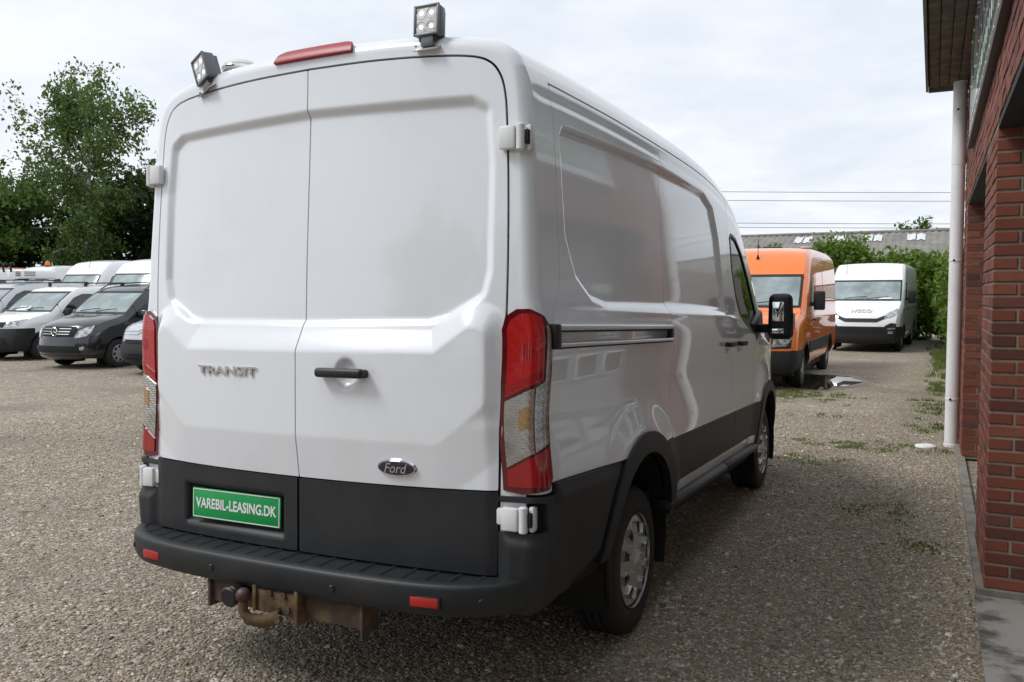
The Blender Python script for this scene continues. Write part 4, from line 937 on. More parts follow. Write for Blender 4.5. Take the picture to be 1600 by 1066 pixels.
# ================================================================== other vehicles (front towards -Y, y=0 at the nose)
mat('windscreen_glass', (.16, .20, .20), .14, ior=1.9, noise=(1.3, (.34, .41, .41), .4, .62))
mat('van_window', (.012, .016, .018), .03, ior=1.8)
mat('headlamp', (.62, .64, .66), .08, metal=.55, coat=1, noise=(16, (.18, .19, .2), .45, .6))
mat('far_plastic', (.011, .012, .013), .6)
mat('beacon_amber', (.8, .2, .02), .3)
mat('steel_rim', (.42, .43, .44), .4, metal=.6)
class Veh: pass
def resample(pts, step):
    d = np.concatenate([[0], np.cumsum(np.linalg.norm(np.diff(pts, axis=0), axis=1))]); n = max(int(d[-1]/step), 2)
    t = np.linspace(0, d[-1], n+1); return np.stack([np.interp(t, d, pts[:, 0]), np.interp(t, d, pts[:, 1])], -1), t
def surf(outline, W, tumble, zb, bow, A_side=.055, r_side=.16, taper=.05, crown=.035, hi=None):
    v = Veh(); o = crom(outline, 4); v.o = o; v.W = W
    closed = np.vstack([o])
    v.L = o[:, 0].max(); v.H = o[:, 1].max()
    line, t = resample(o, .03); v.t = t
    def hw(y, z):
        w_ = W*(1-tumble*ss(zb, v.H+.2, z)*(z-zb > 0)*np.clip((z-zb)/(v.H-zb), 0, 1)**.8)
        w_ = w_*(1-taper*(1-np.clip(y/.9, 0, 1))**2)
        return w_-.02*(1-ss(.25, .55, z))
    def warp(P):
        x, y, z = P[..., 0], P[..., 1], P[..., 2]
        return np.stack([x, y+bow*np.abs(np.clip(x/W, -1, 1))**3*(1-ss(.1, 1.5, y)), z], -1)
    v.warp = warp
    def side_(y, z):
        d = np.maximum(-sd_poly(y, z, closed), 0); tt = np.clip(1-d/r_side, 0, 1)
        cr = .012*np.exp(-((z-zb+.08)/.05)**2)
        return warp(np.stack([hw(y, z)-A_side*tt**2.2+cr*(1-tt), y+0*z, z+0*y], -1))
    v.side = side_
    def sideL_(y, z): P = side_(y, z); P[..., 0] *= -1; return P
    v.sideL = sideL_
    nrm = np.gradient(line, axis=0); nrm = np.stack([-nrm[:, 1], nrm[:, 0]], -1); nrm /= np.linalg.norm(nrm, axis=1)[:, None]+1e-9
    def strip(a, u):   # a arc length, u in -1..1
        y = np.interp(a, t, line[:, 0]); z = np.interp(a, t, line[:, 1]); ny = np.interp(a, t, nrm[:, 0]); nz = np.interp(a, t, nrm[:, 1])
        c = crown*(1-np.abs(u)**2.5); xm = hw(y, z)-A_side
        return warp(np.stack([u*xm, y+ny*c, z+nz*c], -1))
    v.strip = strip; v.closed = closed; v.hw = hw; return v
_wheelcache = {}
def far_wheel(parent, x, y, R, sg, cap='steel_rim', w=.2):
    key = (R, cap)
    if key not in _wheelcache:
        ty = lathe('wheel', [(R*.60, -w*.42), (R*.66, -w*.49), (R*.85, -w*.5), (R*.96, -w*.45), (R, -w*.3), (R, w*.3), (R*.96, w*.45), (R*.85, w*.5), (R*.66, w*.49), (R*.60, w*.42)], (0, 0, 0), (1, 0, 0), 'rubber', parent, 36)
        lathe('wheel_rim', [(R*.62, w*.36), (R*.58, w*.25), (0, w*.22)], (0, 0, 0), (1, 0, 0), 'gap_black', ty, 30)
        def F(a, r): return np.stack([w*.40+.015*(1-(r/(R*.62))**2)+0*a, r*np.cos(a), r*np.sin(a)], -1)
        def sdf(P):
            r = np.hypot(P[..., 1], P[..., 2]); a = np.arctan2(P[..., 2], P[..., 1]); k = 2*math.pi/8; am = (a+k/2) % k-k/2
            return np.maximum(r-R*.62, -np.maximum(np.abs(r-R*.45)-R*.08, np.abs(am*r)-R*.09))
        patch('hubcap', F, np.linspace(0, 2*math.pi, 97), np.linspace(.004, R*.62, 16), sdf, cap, ty, lip=.01)
        _wheelcache[key] = ty; t = ty
    else:
        t = _wheelcache[key].copy(); link(t, parent)
        for ch in _wheelcache[key].children: k = ch.copy(); link(k, t)
    t.location = (sg*x, y, R); t.rotation_euler = Euler((random.uniform(0, 1), 0, 0 if sg > 0 else math.pi)); return t
def vehicle(name, label, cat, loc, rz, v, paint, ws, windows, arches, zbump, R, wheels, cladz=None, bumpm='far_plastic', front=(), step=.035, group=None, cap='steel_rim', ws_u=.9, seams=(), ybump=.75, mirror=None, handles=(), wipers=True, top=None, shadez=None):
    t = empty(name, loc, rz); tag(t, label, cat, group); v.root = t
    ysg = np.arange(-.05, v.L+.05, step); zsg = np.arange(.15, v.H+.05, step)
    ags = np.linspace(0, v.t[-1], max(int(v.t[-1]/step), 30)); ugs = np.linspace(-1, 1, 44)
    def inside(P): return sd_poly(P[..., 1], P[..., 2], v.closed)
    def arc(P, R_): return np.minimum.reduce([np.hypot(P[..., 1]-c, P[..., 2]-R)-R_ for c in arches])
    unw = lambda P: P
    for sg, F in ((1, v.side), (-1, v.sideL)):
        fl = sg < 0
        def base(P):      # undo the nose warp for the silhouette test
            y = P[..., 1]; b = P[..., 1]
            return sd_poly(v.unwarp(P), P[..., 2], v.closed)
        wins = [np.asarray(w_) for w_ in windows]
        def body(P):
            s = np.maximum(base(P), -arc(P, R+.075))
            for w_ in wins: s = np.maximum(s, -sd_poly(P[..., 1], P[..., 2], w_)+.004)
            s = np.maximum(s, np.where(P[..., 1] < ybump, zbump-P[..., 2], (cladz or .30)-P[..., 2]))
            for sy in seams: s = np.maximum(s, .004-np.abs(P[..., 1]-sy))
            return s
        patch('body_side', F, ysg, zsg, body, paint, t, lip=.03, flip=fl)
        patch('side_cladding', F, ysg, zsg, lambda P: np.maximum.reduce([base(P), -arc(P, R+.06), np.where(P[..., 1] < ybump, P[..., 2]-zbump+.004, P[..., 2]-(cladz or .30)+.003)]), bumpm, t, off=.008, lip=.03, flip=fl)
        for w_ in wins:
            patch('side_window', F, ysg, zsg, lambda P: sd_poly(P[..., 1], P[..., 2], w_)+.0, 'van_window', t, off=-.006, lip=.0, flip=fl)
        patch('wheel_arch', F, ysg, zsg, lambda P: np.maximum.reduce([base(P)+.01, arc(P, R+.095), -arc(P, R+.05)]), bumpm, t, off=.012, lip=.03, flip=fl)
        patch('under_shell', F, ysg[::2], zsg[::2], lambda P: np.maximum.reduce([base(P)+.03, -arc(P, R+.06)]), 'gap_black', t, off=-.03, lip=0, flip=fl)
        if mirror:
            my, mz, mw, mh_ = mirror; xx = float(v.side(my, mz)[0])
            rbox('mirror', (sg*(xx+.06+mw/2), my-.02, mz+.02), (mw, .10, mh_), bumpm, t, .03, (0, 0, sg*.15), 3)
            rbox('mirror_arm', (sg*(xx+.03), my+.01, mz-.04), (.14, .06, .07), bumpm, t, .015)
        for hy, hz in handles:
            xx = float(v.side(hy, hz)[0]); rbox('door_handle', (sg*(xx+.02), hy, hz), (.03, .17, .03), bumpm, t, .01)
        for c, xw in wheels:
            far_wheel(t, xw, c, R, sg, cap)
            rbox('wheel_well', (sg*(xw-.16), c, R+.05), (.05, 2*R+.1, 2*R-.05), 'gap_black', t, 0)
    (y0, z0), (y1, z1) = ws     # windscreen from cowl to header
    def wsd(P):
        yy = v.unwarp(P); xm = v.hw(yy, P[..., 2])
        return np.maximum.reduce([z0-P[..., 2], P[..., 2]-z1, yy-y1-.3, y0-.25-yy, np.abs(P[..., 0])-xm*ws_u])
    patch('windscreen', v.strip, ags, ugs, wsd, 'windscreen_glass', t, off=-.004, lip=.0, flip=True)
    def bodytop(P): return np.maximum.reduce([-wsd(P)+.006, np.where(v.unwarp(P) < ybump, zbump-P[..., 2], -1.)])
    patch('body_top', v.strip, ags, ugs, bodytop, paint, t, lip=.02, flip=True)
    patch('windscreen_seal', v.strip, ags, ugs, lambda P: np.maximum(wsd(P)-.012, -wsd(P)-.030), 'far_plastic', t, off=.002, lip=.0, flip=True)
    patch('front_bumper', v.strip, ags, ugs, lambda P: np.maximum(v.unwarp(P)-ybump, P[..., 2]-zbump+.004), bumpm, t, off=.010, lip=.03, flip=True)
    for nm, poly_, m, off in front:
        for sgn in ((1, -1) if min(p[0] for p in poly_) > .0 else (1,)):
            pp = [(p[0]*sgn, p[1]) for p in poly_]
            patch(nm, v.strip, ags, np.linspace(-1, 1, 90), lambda P: np.maximum(sd_poly(P[..., 0], P[..., 2], pp), v.unwarp(P)-1.1), m, t, off=off, lip=.02, flip=True)
    prism('under_floor', [(.4, .22), (v.L-.3, .22), (v.L-.2, .45), (.25, .45)], 'x', -v.W*.86, v.W*.86, 'gap_black', t)
    if wipers:
        for x0, x1 in ((-.55, .05), (.05, .6)):
            zc = z0+.015; P0 = v_at(v, x0*v.W, z0+.02); P1 = v_at(v, x1*v.W, z0+.075)
            tube('wiper', [P0+Vector((0, -.02, .02)), (P0+P1)/2+Vector((0, -.035, .03)), P1+Vector((0, -.02, .02))], .010, 'far_plastic', t, 6)
    return t
def v_at(v, x, z, front=True):
    """point on the front/top strip at given x and z (first hit from the nose)"""
    a = v.t; P = v.strip(a, np.clip(x/(v.W*.93), -1, 1)+0*a); k = int(np.argmax(P[:, 2] >= z)); return Vector(P[k])
def unwarp_for(v, bow):
    def f(P):
        k = bow*np.abs(np.clip(P[..., 0]/v.W, -1, 1))**3; y = P[..., 1].copy()
        for _ in range(4): y = P[..., 1]-k*(1-ss(.1, 1.5, y))
        return y
    v.unwarp = f; return v
def mk(outline, W, tumble, zb, bow, **k): return unwarp_for(surf(outline, W, tumble, zb, bow, **k), bow)
# --- orange van
O_SPR = [(.10, .30), (.03, .36), (.0, .50), (.01, .72), (.05, .90), (.12, 1.04), (.30, 1.15), (.60, 1.25), (.78, 1.31), (.86, 1.38), (1.10, 1.63), (1.40, 1.93), (1.55, 2.10), (1.75, 2.27), (2.0, 2.37), (2.5, 2.42), (3.5, 2.43), (4.8, 2.43), (5.7, 2.41), (5.84, 2.34), (5.90, 2.1), (5.92, 1.2), (5.92, .6), (5.88, .38), (5.75, .33)]
def sprinter(loc, rz, label, paint, name='panel_van', group=None, hi=0, orange=False):
    up = lambda z: z+hi*min(1, max(0, (z-1.31)/.62))
    o = [(y, up(z)) for y, z in O_SPR]
    v = mk(o, .985, .09, 1.25, .16, A_side=.07, r_side=.16)
    h = float(hi)
    win = [[(y, up(z)) for y, z in [(1.42, 1.36), (2.08, 1.36), (2.10, 1.86), (2.02, 1.90), (1.78, 1.88), (1.52, 1.62)]]]
    fr = [('grille', [(-.50, .70), (.50, .70), (.56, .88), (.50, .98), (-.50, .98), (-.56, .88)], 'far_plastic', .012), ('headlight', [(.58, .72), (.80, .74), (.90, .90), (.90, 1.05), (.74, 1.02), (.60, .86)], 'headlamp', .014), ('headlight_surround', [(.55, .69), (.86, .70), (.95, .90), (.95, 1.08), (.72, 1.05), (.57, .88)], 'far_plastic', .008)]
    t = vehicle(name, label, 'van', loc, rz, v, paint, ((.86, 1.36), (1.40, up(1.92))), win, (1.0, 4.70), .66, .345, ((1.0, .84), (4.70, .84)), cladz=None, front=fr, group=group, seams=(1.36, 2.18, 3.45), mirror=(1.45, 1.45, .19, .33), handles=((2.0, 1.12),), step=.035)
    # rubbing strip along the flank
    for sg, F in ((1, v.side), (-1, v.sideL)):
        patch('rubbing_strip', F, np.arange(1.30, 5.85, .05), np.arange(.5, .85, .02), lambda P: np.maximum.reduce([1.44-P[..., 1], P[..., 1]-4.25, .56-P[..., 2], P[..., 2]-.76]), 'far_plastic', t, off=.016, lip=.02, flip=sg < 0)
        patch('side_recess', F, np.arange(2.2, 5.8, .035), np.arange(1.2, 2.1, .035), lambda P: np.maximum(sd_box(P[..., 1], P[..., 2], 2.28, 3.38, 1.36, 2.02, .06), -sd_box(P[..., 1], P[..., 2], 2.30, 3.36, 1.38, 2.0, .05)), paint, t, off=.004, lip=.004, flip=sg < 0)
    return t, v
def mast(parent, p, h=.42, tilt=.25): return tube('aerial', [p, (p[0], p[1]+tilt*h, p[2]+h)], .006, 'far_plastic', parent, 6)
t, v = sprinter((-.72, 11.62, 0), 0, 'orange panel van with black bumper parked beside the puddle', 'orange_paint')
p = v_at(v, .05, 2.22); mast(t, p, .36, .02); cyl('aerial_foot', p, p+Vector((0, -.02, .07)), .03, 'far_plastic', t, 10, r1=.012)
rbox('roof_hatch', (.1, 2.9, 2.475), (.35, .25, .05), 'far_plastic', t, .02); rbox('roof_hatch', (.75, 2.6, 2.455), (.18, .15, .04), 'galvanised', t, .01)
# emblem on the orange van's grille
st = lathe('emblem_ring', [(.085, -.012), (.098, 0), (.085, .012), (.073, 0), (.085, -.012)], (0, -.035, .84), (0, 1, 0), 'chrome', t, 32)
# --- white van with black lower bumper, by the hedge
O_IV = [(.10, .26), (.03, .32), (.0, .45), (.01, .70), (.04, .86), (.12, 1.00), (.35, 1.16), (.62, 1.28), (.80, 1.35), (.95, 1.49), (1.20, 1.74), (1.42, 1.95), (1.60, 2.14), (1.78, 2.32), (1.95, 2.41), (2.4, 2.45), (3.5, 2.46), (5.2, 2.45), (5.9, 2.42), (5.98, 2.3), (6.0, 1.2), (6.0, .5), (5.85, .33)]
v = mk(O_IV, .99, .08, 1.3, .14, A_side=.07)
fr = [('grille', [(-.40, .82), (.40, .82), (.60, .915), (.68, 1.01), (.58, .99), (.40, .915), (-.40, .915), (-.58, .99), (-.68, 1.01), (-.60, .915)], 'far_plastic', .014),
      ('headlight', [(.56, .91), (.82, .98), (.92, 1.12), (.88, 1.18), (.62, 1.04)], 'headlamp', .016),
      ('lower_grille', [(-.55, .52), (.55, .52), (.62, .66), (-.62, .66)], 'gap_black', .016), ('bumper_upper', [(.58, .60), (.94, .60), (.94, .78), (.74, .80), (.60, .72)], 'far_plastic', .012),
      ('fog_light', [(.68, .51), (.80, .51), (.80, .58), (.68, .58)], 'headlamp', .024), ('indicator', [(.66, .62), (.86, .64), (.86, .68), (.66, .66)], 'headlamp', .024)]
t = vehicle('panel_van', 'white panel van with a black bumper parked in front of the green hedge', 'van', (.44, 22.2, 0), rad(-3), v, 'far_white_paint', ((.85, 1.40), (1.42, 1.96)), [[(1.50, 1.38), (2.1, 1.38), (2.12, 1.86), (1.95, 1.92), (1.70, 1.90), (1.55, 1.66)]], (1.0, 4.5), .70, .34, ((1.0, .85), (4.5, .85)), front=fr, seams=(1.42, 2.2, 3.5), mirror=(1.42, 1.48, .19, .36), ws_u=.92, handles=((2.0, 1.15),))
text_obj('brand_lettering', 'IVECO', .2, 'rail_metal', t, Matrix.Translation(v_at(v, 0, 1.10)+Vector((0, -.012, .016))) @ Matrix.Rotation(math.radians(38), 4, 'X'), .012, bold=.004, fit=(.52, .13))
mast(t, v_at(v, -.62, 2.16), .45, .2)
rbox('licence_sheet', v_at(v, .52, 1.44)+Vector((0, -.02, .02)), (.32, .01, .06), 'print_white', t, .002, (-.8, 0, 0))
# --- small vans in the front row
O_CIT = [(.14, .24), (.05, .28), (.0, .38), (.0, .52), (.04, .70), (.10, .84), (.20, .94), (.45, 1.03), (.80, 1.10), (1.0, 1.14), (1.15, 1.24), (1.45, 1.47), (1.75, 1.66), (2.0, 1.75), (2.5, 1.80), (3.2, 1.81), (3.9, 1.78), (4.15, 1.70), (4.25, 1.5), (4.30, 1.0), (4.32, .5), (4.2, .30)]
def small_van(loc, label, paint, bumpm, outline, W, zb, front, cladz, zbump, winp, group=None, **k):
    v = mk(outline, W, .12, .98, .30, A_side=.07, r_side=.18, taper=.10)
    return vehicle('small_van', label, 'van', loc, k.pop('rz', 0), v, paint, k.pop('ws', ((1.05, 1.17), (1.74, 1.655))), winp, (.86, 3.56), zbump, .315, ((.86, W-.12), (3.56, W-.12)), cladz=cladz, bumpm=bumpm, front=front, group=group, seams=k.pop('seams', (1.30, 2.36, 3.2)), mirror=(1.42, 1.14, .17, .17), handles=((2.22, .98),), step=.03, ybump=.62, **k), v
WIN_S = [(1.34, 1.12), (2.28, 1.17), (2.28, 1.60), (1.98, 1.60), (1.72, 1.50), (1.46, 1.28)]
fr = [('grille', [(-.44, .70), (.44, .70), (.50, .84), (.46, .90), (-.46, .90), (-.50, .84)], 'gap_black', .016),
      ('headlight', [(.50, .66), (.70, .70), (.84, .86), (.86, .96), (.66, .88), (.54, .80)], 'headlamp', .018), ('lower_intake', [(-.62, .36), (.62, .36), (.56, .50), (-.56, .50)], 'gap_black', .016), ('fog_light', [(.62, .42), (.70, .42), (.70, .49), (.62, .49)], 'headlamp', .026)]
t, v = small_van((-14.47, 9.20, 0), 'dark small van with a three-bar grille and round emblem between two lighter vans', 'dark_paint', 'dark_paint', O_CIT, .915, 1, fr, None, .30, [WIN_S], rz=rad(3))
for z in (.745, .80, .86):
    for sg in (1, -1):
        P0 = v_at(v, .10, z); P1 = v_at(v, .44, z); tube('grille_bar', [(sg*P0.x, P0.y-.05, z), (sg*P1.x, P1.y-.045, z)], .014, 'steel_rim', t, 6)
pc = v_at(v, 0, .80)+Vector((0, -.07, 0))
lathe('emblem_ring', [(.085, -.012), (.098, 0), (.085, .012), (.074, 0), (.085, -.012)], pc, (0, 1, 0), 'chrome', t, 32)
for k in range(3):
    a = math.pi/2+k*2*math.pi/3; tube('emblem_spoke', [pc, pc+Vector((math.cos(a)*.085, 0, math.sin(a)*.085))], .012, 'chrome', t, 6, rads=[.016, .005])
for sg in (1, -1):
    tube('roof_rail', [(sg*.70, 1.75, 1.69), (sg*.70, 2.0, 1.83), (sg*.70, 3.0, 1.885), (sg*.70, 3.9, 1.84), (sg*.70, 4.1, 1.74)], .014, 'far_plastic', t, 8)
    rbox('rail_foot', (sg*.70, 2.4, 1.83), (.04, .09, .08), 'far_plastic', t, .01)
mast(t, Vector((0, 1.98, 1.77)), .06, .5)
# silver one, mostly hidden by the big van
fr = [('chevron_bar', [(-.78, .86), (-.16, .86), (0, .93), (.16, .86), (.78, .86), (.78, .885), (.17, .885), (0, .965), (-.17, .885), (-.78, .885)], 'chrome', .016), ('chevron_bar', [(-.78, .80), (-.16, .80), (0, .87), (.16, .80), (.78, .80), (.78, .825), (.17, .825), (0, .905), (-.17, .825), (-.78, .825)], 'chrome', .016),
      ('headlight', [(.60, .84), (.86, .86), (.88, 1.02), (.70, .98), (.60, .92)], 'headlamp', .014), ('upper_intake', [(-.5, .63), (.5, .63), (.5, .70), (-.5, .70)], 'gap_black', .022), ('lower_intake', [(-.55, .32), (.55, .32), (.55, .44), (-.55, .44)], 'gap_black', .022)]
t, v = small_van((-11.55, 8.95, 0), 'silver small van with twin chrome chevrons and a dark lower bumper beside the dark one', 'silver_paint', 'far_plastic', O_CIT, .92, 1, fr, .42, .66, [WIN_S], rz=rad(2))
for z in (.35, .39, .43): rbox('intake_slat', v_at(v, 0, z)+Vector((0, -.03, 0)), (1.0, .02, .012), 'far_plastic', t, .003)
# white one with black bumper
fr = [('headlight', [(.48, .80), (.74, .82), (.90, .92), (.92, 1.01), (.70, .97), (.50, .92)], 'headlamp', .016), ('grille', [(-.46, .80), (.46, .80), (.48, .92), (-.48, .92)], 'gap_black', .014), ('lower_intake', [(-.6, .40), (.6, .40), (.55, .55), (-.55, .55)], 'gap_black', .020)]
t, v = small_van((-18.05, 9.95, 0), 'white small van with black bumper and roof bars next to the dark one', 'far_white_paint', 'far_plastic', O_CIT, .90, 1, fr, .34, .78, [WIN_S], rz=rad(3))
for y in (2.25, 3.4):
    tube('roof_bar', [(-.72, y, 1.90), (.72, y, 1.90)], .018, 'far_plastic', t, 8)
    for sg in (1, -1): rbox('bar_foot', (sg*.66, y, 1.85), (.07, .06, .12), 'far_plastic', t, .01)
mast(t, Vector((0, 1.95, 1.76)), .06, .5)
tp = v_at(v, -.1, 1.24); rbox('windscreen_notice', tp+Vector((0, -.03, .0)), (.42, .01, .18), 'print_white', t, .003, (-.95, 0, 0))
# pale grey one at the edge
t, v = small_van((-21.35, 10.6, 0), 'pale grey small van with long dark side window carrying a white roof unit', 'silver_paint', 'far_plastic', [(y, z*1.06) for y, z in O_CIT], .92, 1, fr, .34, .70, [[(y, z*1.06) for y, z in WIN_S]], rz=rad(3), ws=((1.05, 1.24), (1.74, 1.755)))
for y in (2.2, 3.2): tube('roof_bar', [(-.74, y, 2.0), (.74, y, 2.0)], .016, 'far_plastic', t, 8)
ru = empty('roof_unit', (-21.0, 12.9, 2.02), rad(3)); tag(ru, 'white vented cooling unit carried on the roof of the pale grey small van', 'roof unit')
bm = bmesh.new()
rbox('casing', (0, .25, .14), (.62, 1.15, .26), 'far_white_paint', ru, .07, None, 4)
for k in range(3):
    rbox('vent_slot', (.20, -.335, .10+k*.05), (.2, .02, .02), 'gap_black', ru, .004); rbox('vent_slot', (.312, -.05, .10+k*.05), (.012, .34, .02), 'gap_black', ru, .004)
rbox('foot', (0, 0, .01), (.5, .08, .03), 'far_plastic', ru, .005); rbox('foot', (0, .55, .01), (.5, .08, .03), 'far_plastic', ru, .005)
for x in (-.25, .05): tube('hook', [(x, -.42, .2), (x, -.46, .42), (x+.14, -.46, .46), (x+.14, -.44, .38)], .03, 'far_plastic', ru, 8)
# tall white vans in the second row
def cpy(o, parent=None):
    c = o.copy(); COL.objects.link(c); c.parent = parent
    for ch in o.children: cpy(ch, c)
    return c
t1, v = sprinter((-24.3, 15.9, 0), rad(3), 'tall white van with a short roof aerial behind the white small van', 'far_white_paint', hi=.36)
def tall(loc, label):
    c = cpy(t1); c.location = loc; c['label'] = label; return c
tall((-21.55, 15.75, 0), 'tall white van standing behind the dark small van')
tC = tall((-31.2, 18.6, 0), 'white van with an orange beacon on its roof')
tD = tall((-36.4, 19.6, 0), 'white van with an orange stripe along its roof edge')
for sg in (1, -1): rbox('roof_stripe', (sg*.80, 3.6, 2.80), (.12, 3.4, .03), 'orange_paint', tD, .01)
mast(t1, v_at(v, .1, 2.5), .3, .4)
bcx = empty('beacon', (-31.0, 20.6, 2.77)); tag(bcx, 'small orange beacon lamp on a white van roof', 'beacon')
lathe('lens', [(.10, .03), (.10, .14), (.06, .2), (0, .21)], (0, 0, 0), (0, 0, 1), 'beacon_amber', bcx, 20); lathe('base', [(0, 0), (.11, 0), (.11, .03), (0, .03)], (0, 0, 0), (0, 0, 1), 'far_plastic', bcx, 20)
# ================================================================== trees, hedge, far shed, wires, grass
def leaf_mat(name, cols):
    m = mat(name, cols[1], .55); N = m.node_tree; b = bsdf(m); i = N.nodes.new('ShaderNodeNewGeometry')
    r = ramp(N, [(k/(len(cols)-1), c) for k, c in enumerate(cols)]); N.links.new(i.outputs['Random Per Island'], r.inputs[0]); N.links.new(r.outputs[0], b.inputs['Base Color'])
    tr = N.nodes.new('ShaderNodeBsdfTranslucent'); N.links.new(r.outputs[0], tr.inputs[0]); mx_ = N.nodes.new('ShaderNodeMixShader'); mx_.inputs[0].default_value = .42
    N.links.new(b.outputs[0], mx_.inputs[1]); N.links.new(tr.outputs[0], mx_.inputs[2]); N.links.new(mx_.outputs[0], N.nodes['Material Output'].inputs[0]); return m
leaf_mat('leaf_birch', [(.06, .115, .022), (.10, .17, .038), (.15, .225, .06)])
leaf_mat('leaf_maple', [(.045, .10, .014), (.08, .15, .022), (.13, .20, .035)])
leaf_mat('leaf_dark', [(.014, .034, .010), (.022, .05, .014), (.035, .07, .02)])
leaf_mat('leaf_hedge', [(.07, .13, .012), (.115, .20, .018), (.18, .28, .035)])
leaf_mat('grass_blade', [(.09, .14, .02), (.14, .19, .03), (.20, .21, .06)])
mat('bark', (.075, .06, .045), .9, noise=(9, (.16, .145, .12), .45, .65), bump=(25, .6, .02))
mat('bark_birch', (.42, .40, .37), .8, noise=(5, (.06, .05, .045), .5, .62))
def leaves(name, C, size, m, parent, droop=0, flat=.0):
    n = len(C); s = size*rng.uniform(.6, 1.35, (n, 1))
    a = rng.normal(size=(n, 3)); a[:, 2] -= droop; a /= np.linalg.norm(a, axis=1)[:, None]
    b = np.cross(a, rng.normal(size=(n, 3))); b /= np.linalg.norm(b, axis=1)[:, None]; c = np.cross(a, b)
    V = np.stack([C-a*s*.6, C+b*s*.34+c*s*.08, C+a*s*.6, C-b*s*.34+c*s*.08], 1).reshape(-1, 3)
    F = np.arange(n*4).reshape(n, 4); return mobj(name, V, F, m, parent, False)
def branch_pts(p, d, L, n, grav, wob):
    pts = [np.array(p)]; d = np.array(d, float); d /= np.linalg.norm(d)
    for i in range(n):
        d = d+rng.normal(0, wob, 3)+np.array([0, 0, grav]); d /= np.linalg.norm(d); pts.append(pts[-1]+d*L/n)
    return np.array(pts)
def tree(name, label, loc, H, R, leafm, nl, size, bark='bark', base=.18, weep=0, limbs=30, seed=1, group=None, shape=1.0, spread=.42, cat='tree', lean=0):
    global rng
    rng = np.random.default_rng(seed); t = empty(name, loc); tag(t, label, cat, group)
    tr = branch_pts((0, 0, 0), (lean, 0, 1), H*.93, 12, .05, .03)
    rads = [max(.02, H*.018*(1-i/13)**.9) for i in range(13)]
    tube('trunk', tr, .1, bark, t, 9, rads=rads)
    C = []; bm_v = []
    for i in range(limbs):
        f = base+(1-base)*((i+.5)/limbs)**.9*.97; k = f*12; j = min(int(k), 11); p = tr[j]+(tr[j+1]-tr[j])*(k-j)
        az = i*2.4+rng.uniform(-.4, .4)
        prof = math.sin(math.pi*min(1, ((1-f)/(1-base))*.93+.07)**.75)**.8
        L = R*prof*rng.uniform(.7, 1.25)*shape
        if L < .4: L = .4
        pts = branch_pts(p, (math.cos(az), math.sin(az), .35+.75*f), L, 7, -.02-weep*.05, .12)
        tube('limb', pts, .05, bark, t, 5, rads=[max(.012, rads[j]*.5*(1-q/8)) for q in range(8)])
        for q in range(2, 8):
            for w_ in range(3):
                d = pts[q]-pts[q-1]; d = d/np.linalg.norm(d)+rng.normal(0, .7, 3)
                tw = branch_pts(pts[q], d, L*rng.uniform(.18, .42)+.25, 5, -weep*.35, .2)
                C.append(tw[1:])
    C = np.vstack(C); per = max(1, int(nl/len(C)))
    P = np.repeat(C, per, 0); P = P+rng.normal(0, spread*.42, P.shape)*rng.uniform(.2, 1.3, (len(P), 1))
    if weep: P[:, 2] -= np.abs(rng.normal(0, .28*weep, len(P)))
    P = P[P[:, 2] > .25]
    leaves('crown', P, size, leafm, t, droop=weep); return t
tree('birch_tree', 'tall loose birch with drooping twigs behind the parked vans', (-38.9, 28.3, 0), 13.0, 3.6, 'leaf_birch', 24000, .18, 'bark_birch', .14, .7, 44, 11, spread=.42)
tree('maple_tree', 'dense broad green tree beside the birch', (-44.2, 25.0, 0), 6.3, 3.6, 'leaf_maple', 26000, .24, 'bark', .08, .1, 34, 5, spread=.6, shape=1.1)
for k, (x, y, h, r, s) in enumerate(((-41.5, 31.5, 6.6, 3.2, 31), (-37.3, 33.5, 7.0, 3.4, 32), (-33.5, 36.0, 6.4, 3.2, 33), (-30.0, 37.5, 6.9, 3.2, 34), (-46.5, 28.0, 6.5, 3.3, 35))):
    tree('dark_tree', ['dark bushy tree behind the broad green tree', 'dark bushy tree under the birch crown', 'dark bushy tree between the birch and the big van', 'dark tree just showing past the big van edge', 'dark bushy tree at the far end of the tree row'][k], (x, y, 0), h, r, 'leaf_dark', 12000, .30, 'bark', .04, .15, 26, s, group=None, spread=.6, shape=1.15)
tree('far_tree', 'small tree top rising behind the ridge of the grey roofed shed', (1.0, 62, 0), 6.6, 1.1, 'leaf_maple', 2500, .24, 'bark', .3, 0, 14, 41)
# trees on the far side of the yard, behind the viewer: they show in the mirror and the paint
src = [o for o in COL.objects if o.name.startswith(('maple_tree', 'dark_tree')) and o.parent is None][:3]
for k, (x, y, z) in enumerate(((-13, -34, 0), (-5, -38, 0), (3, -36, 0), (11, -39, 0))):
    s_ = src[k % 3]; c = s_.copy(); COL.objects.link(c); c.location = (x, y, z); c.rotation_euler = (0, 0, k*1.3); c.scale = (1.25, 1.25, 1.25)
    c['label'] = 'tree at the open side of the yard opposite the parked vans'; c['group'] = 'trees across the yard'
    for ch in s_.children: d = ch.copy(); COL.objects.link(d); d.parent = c
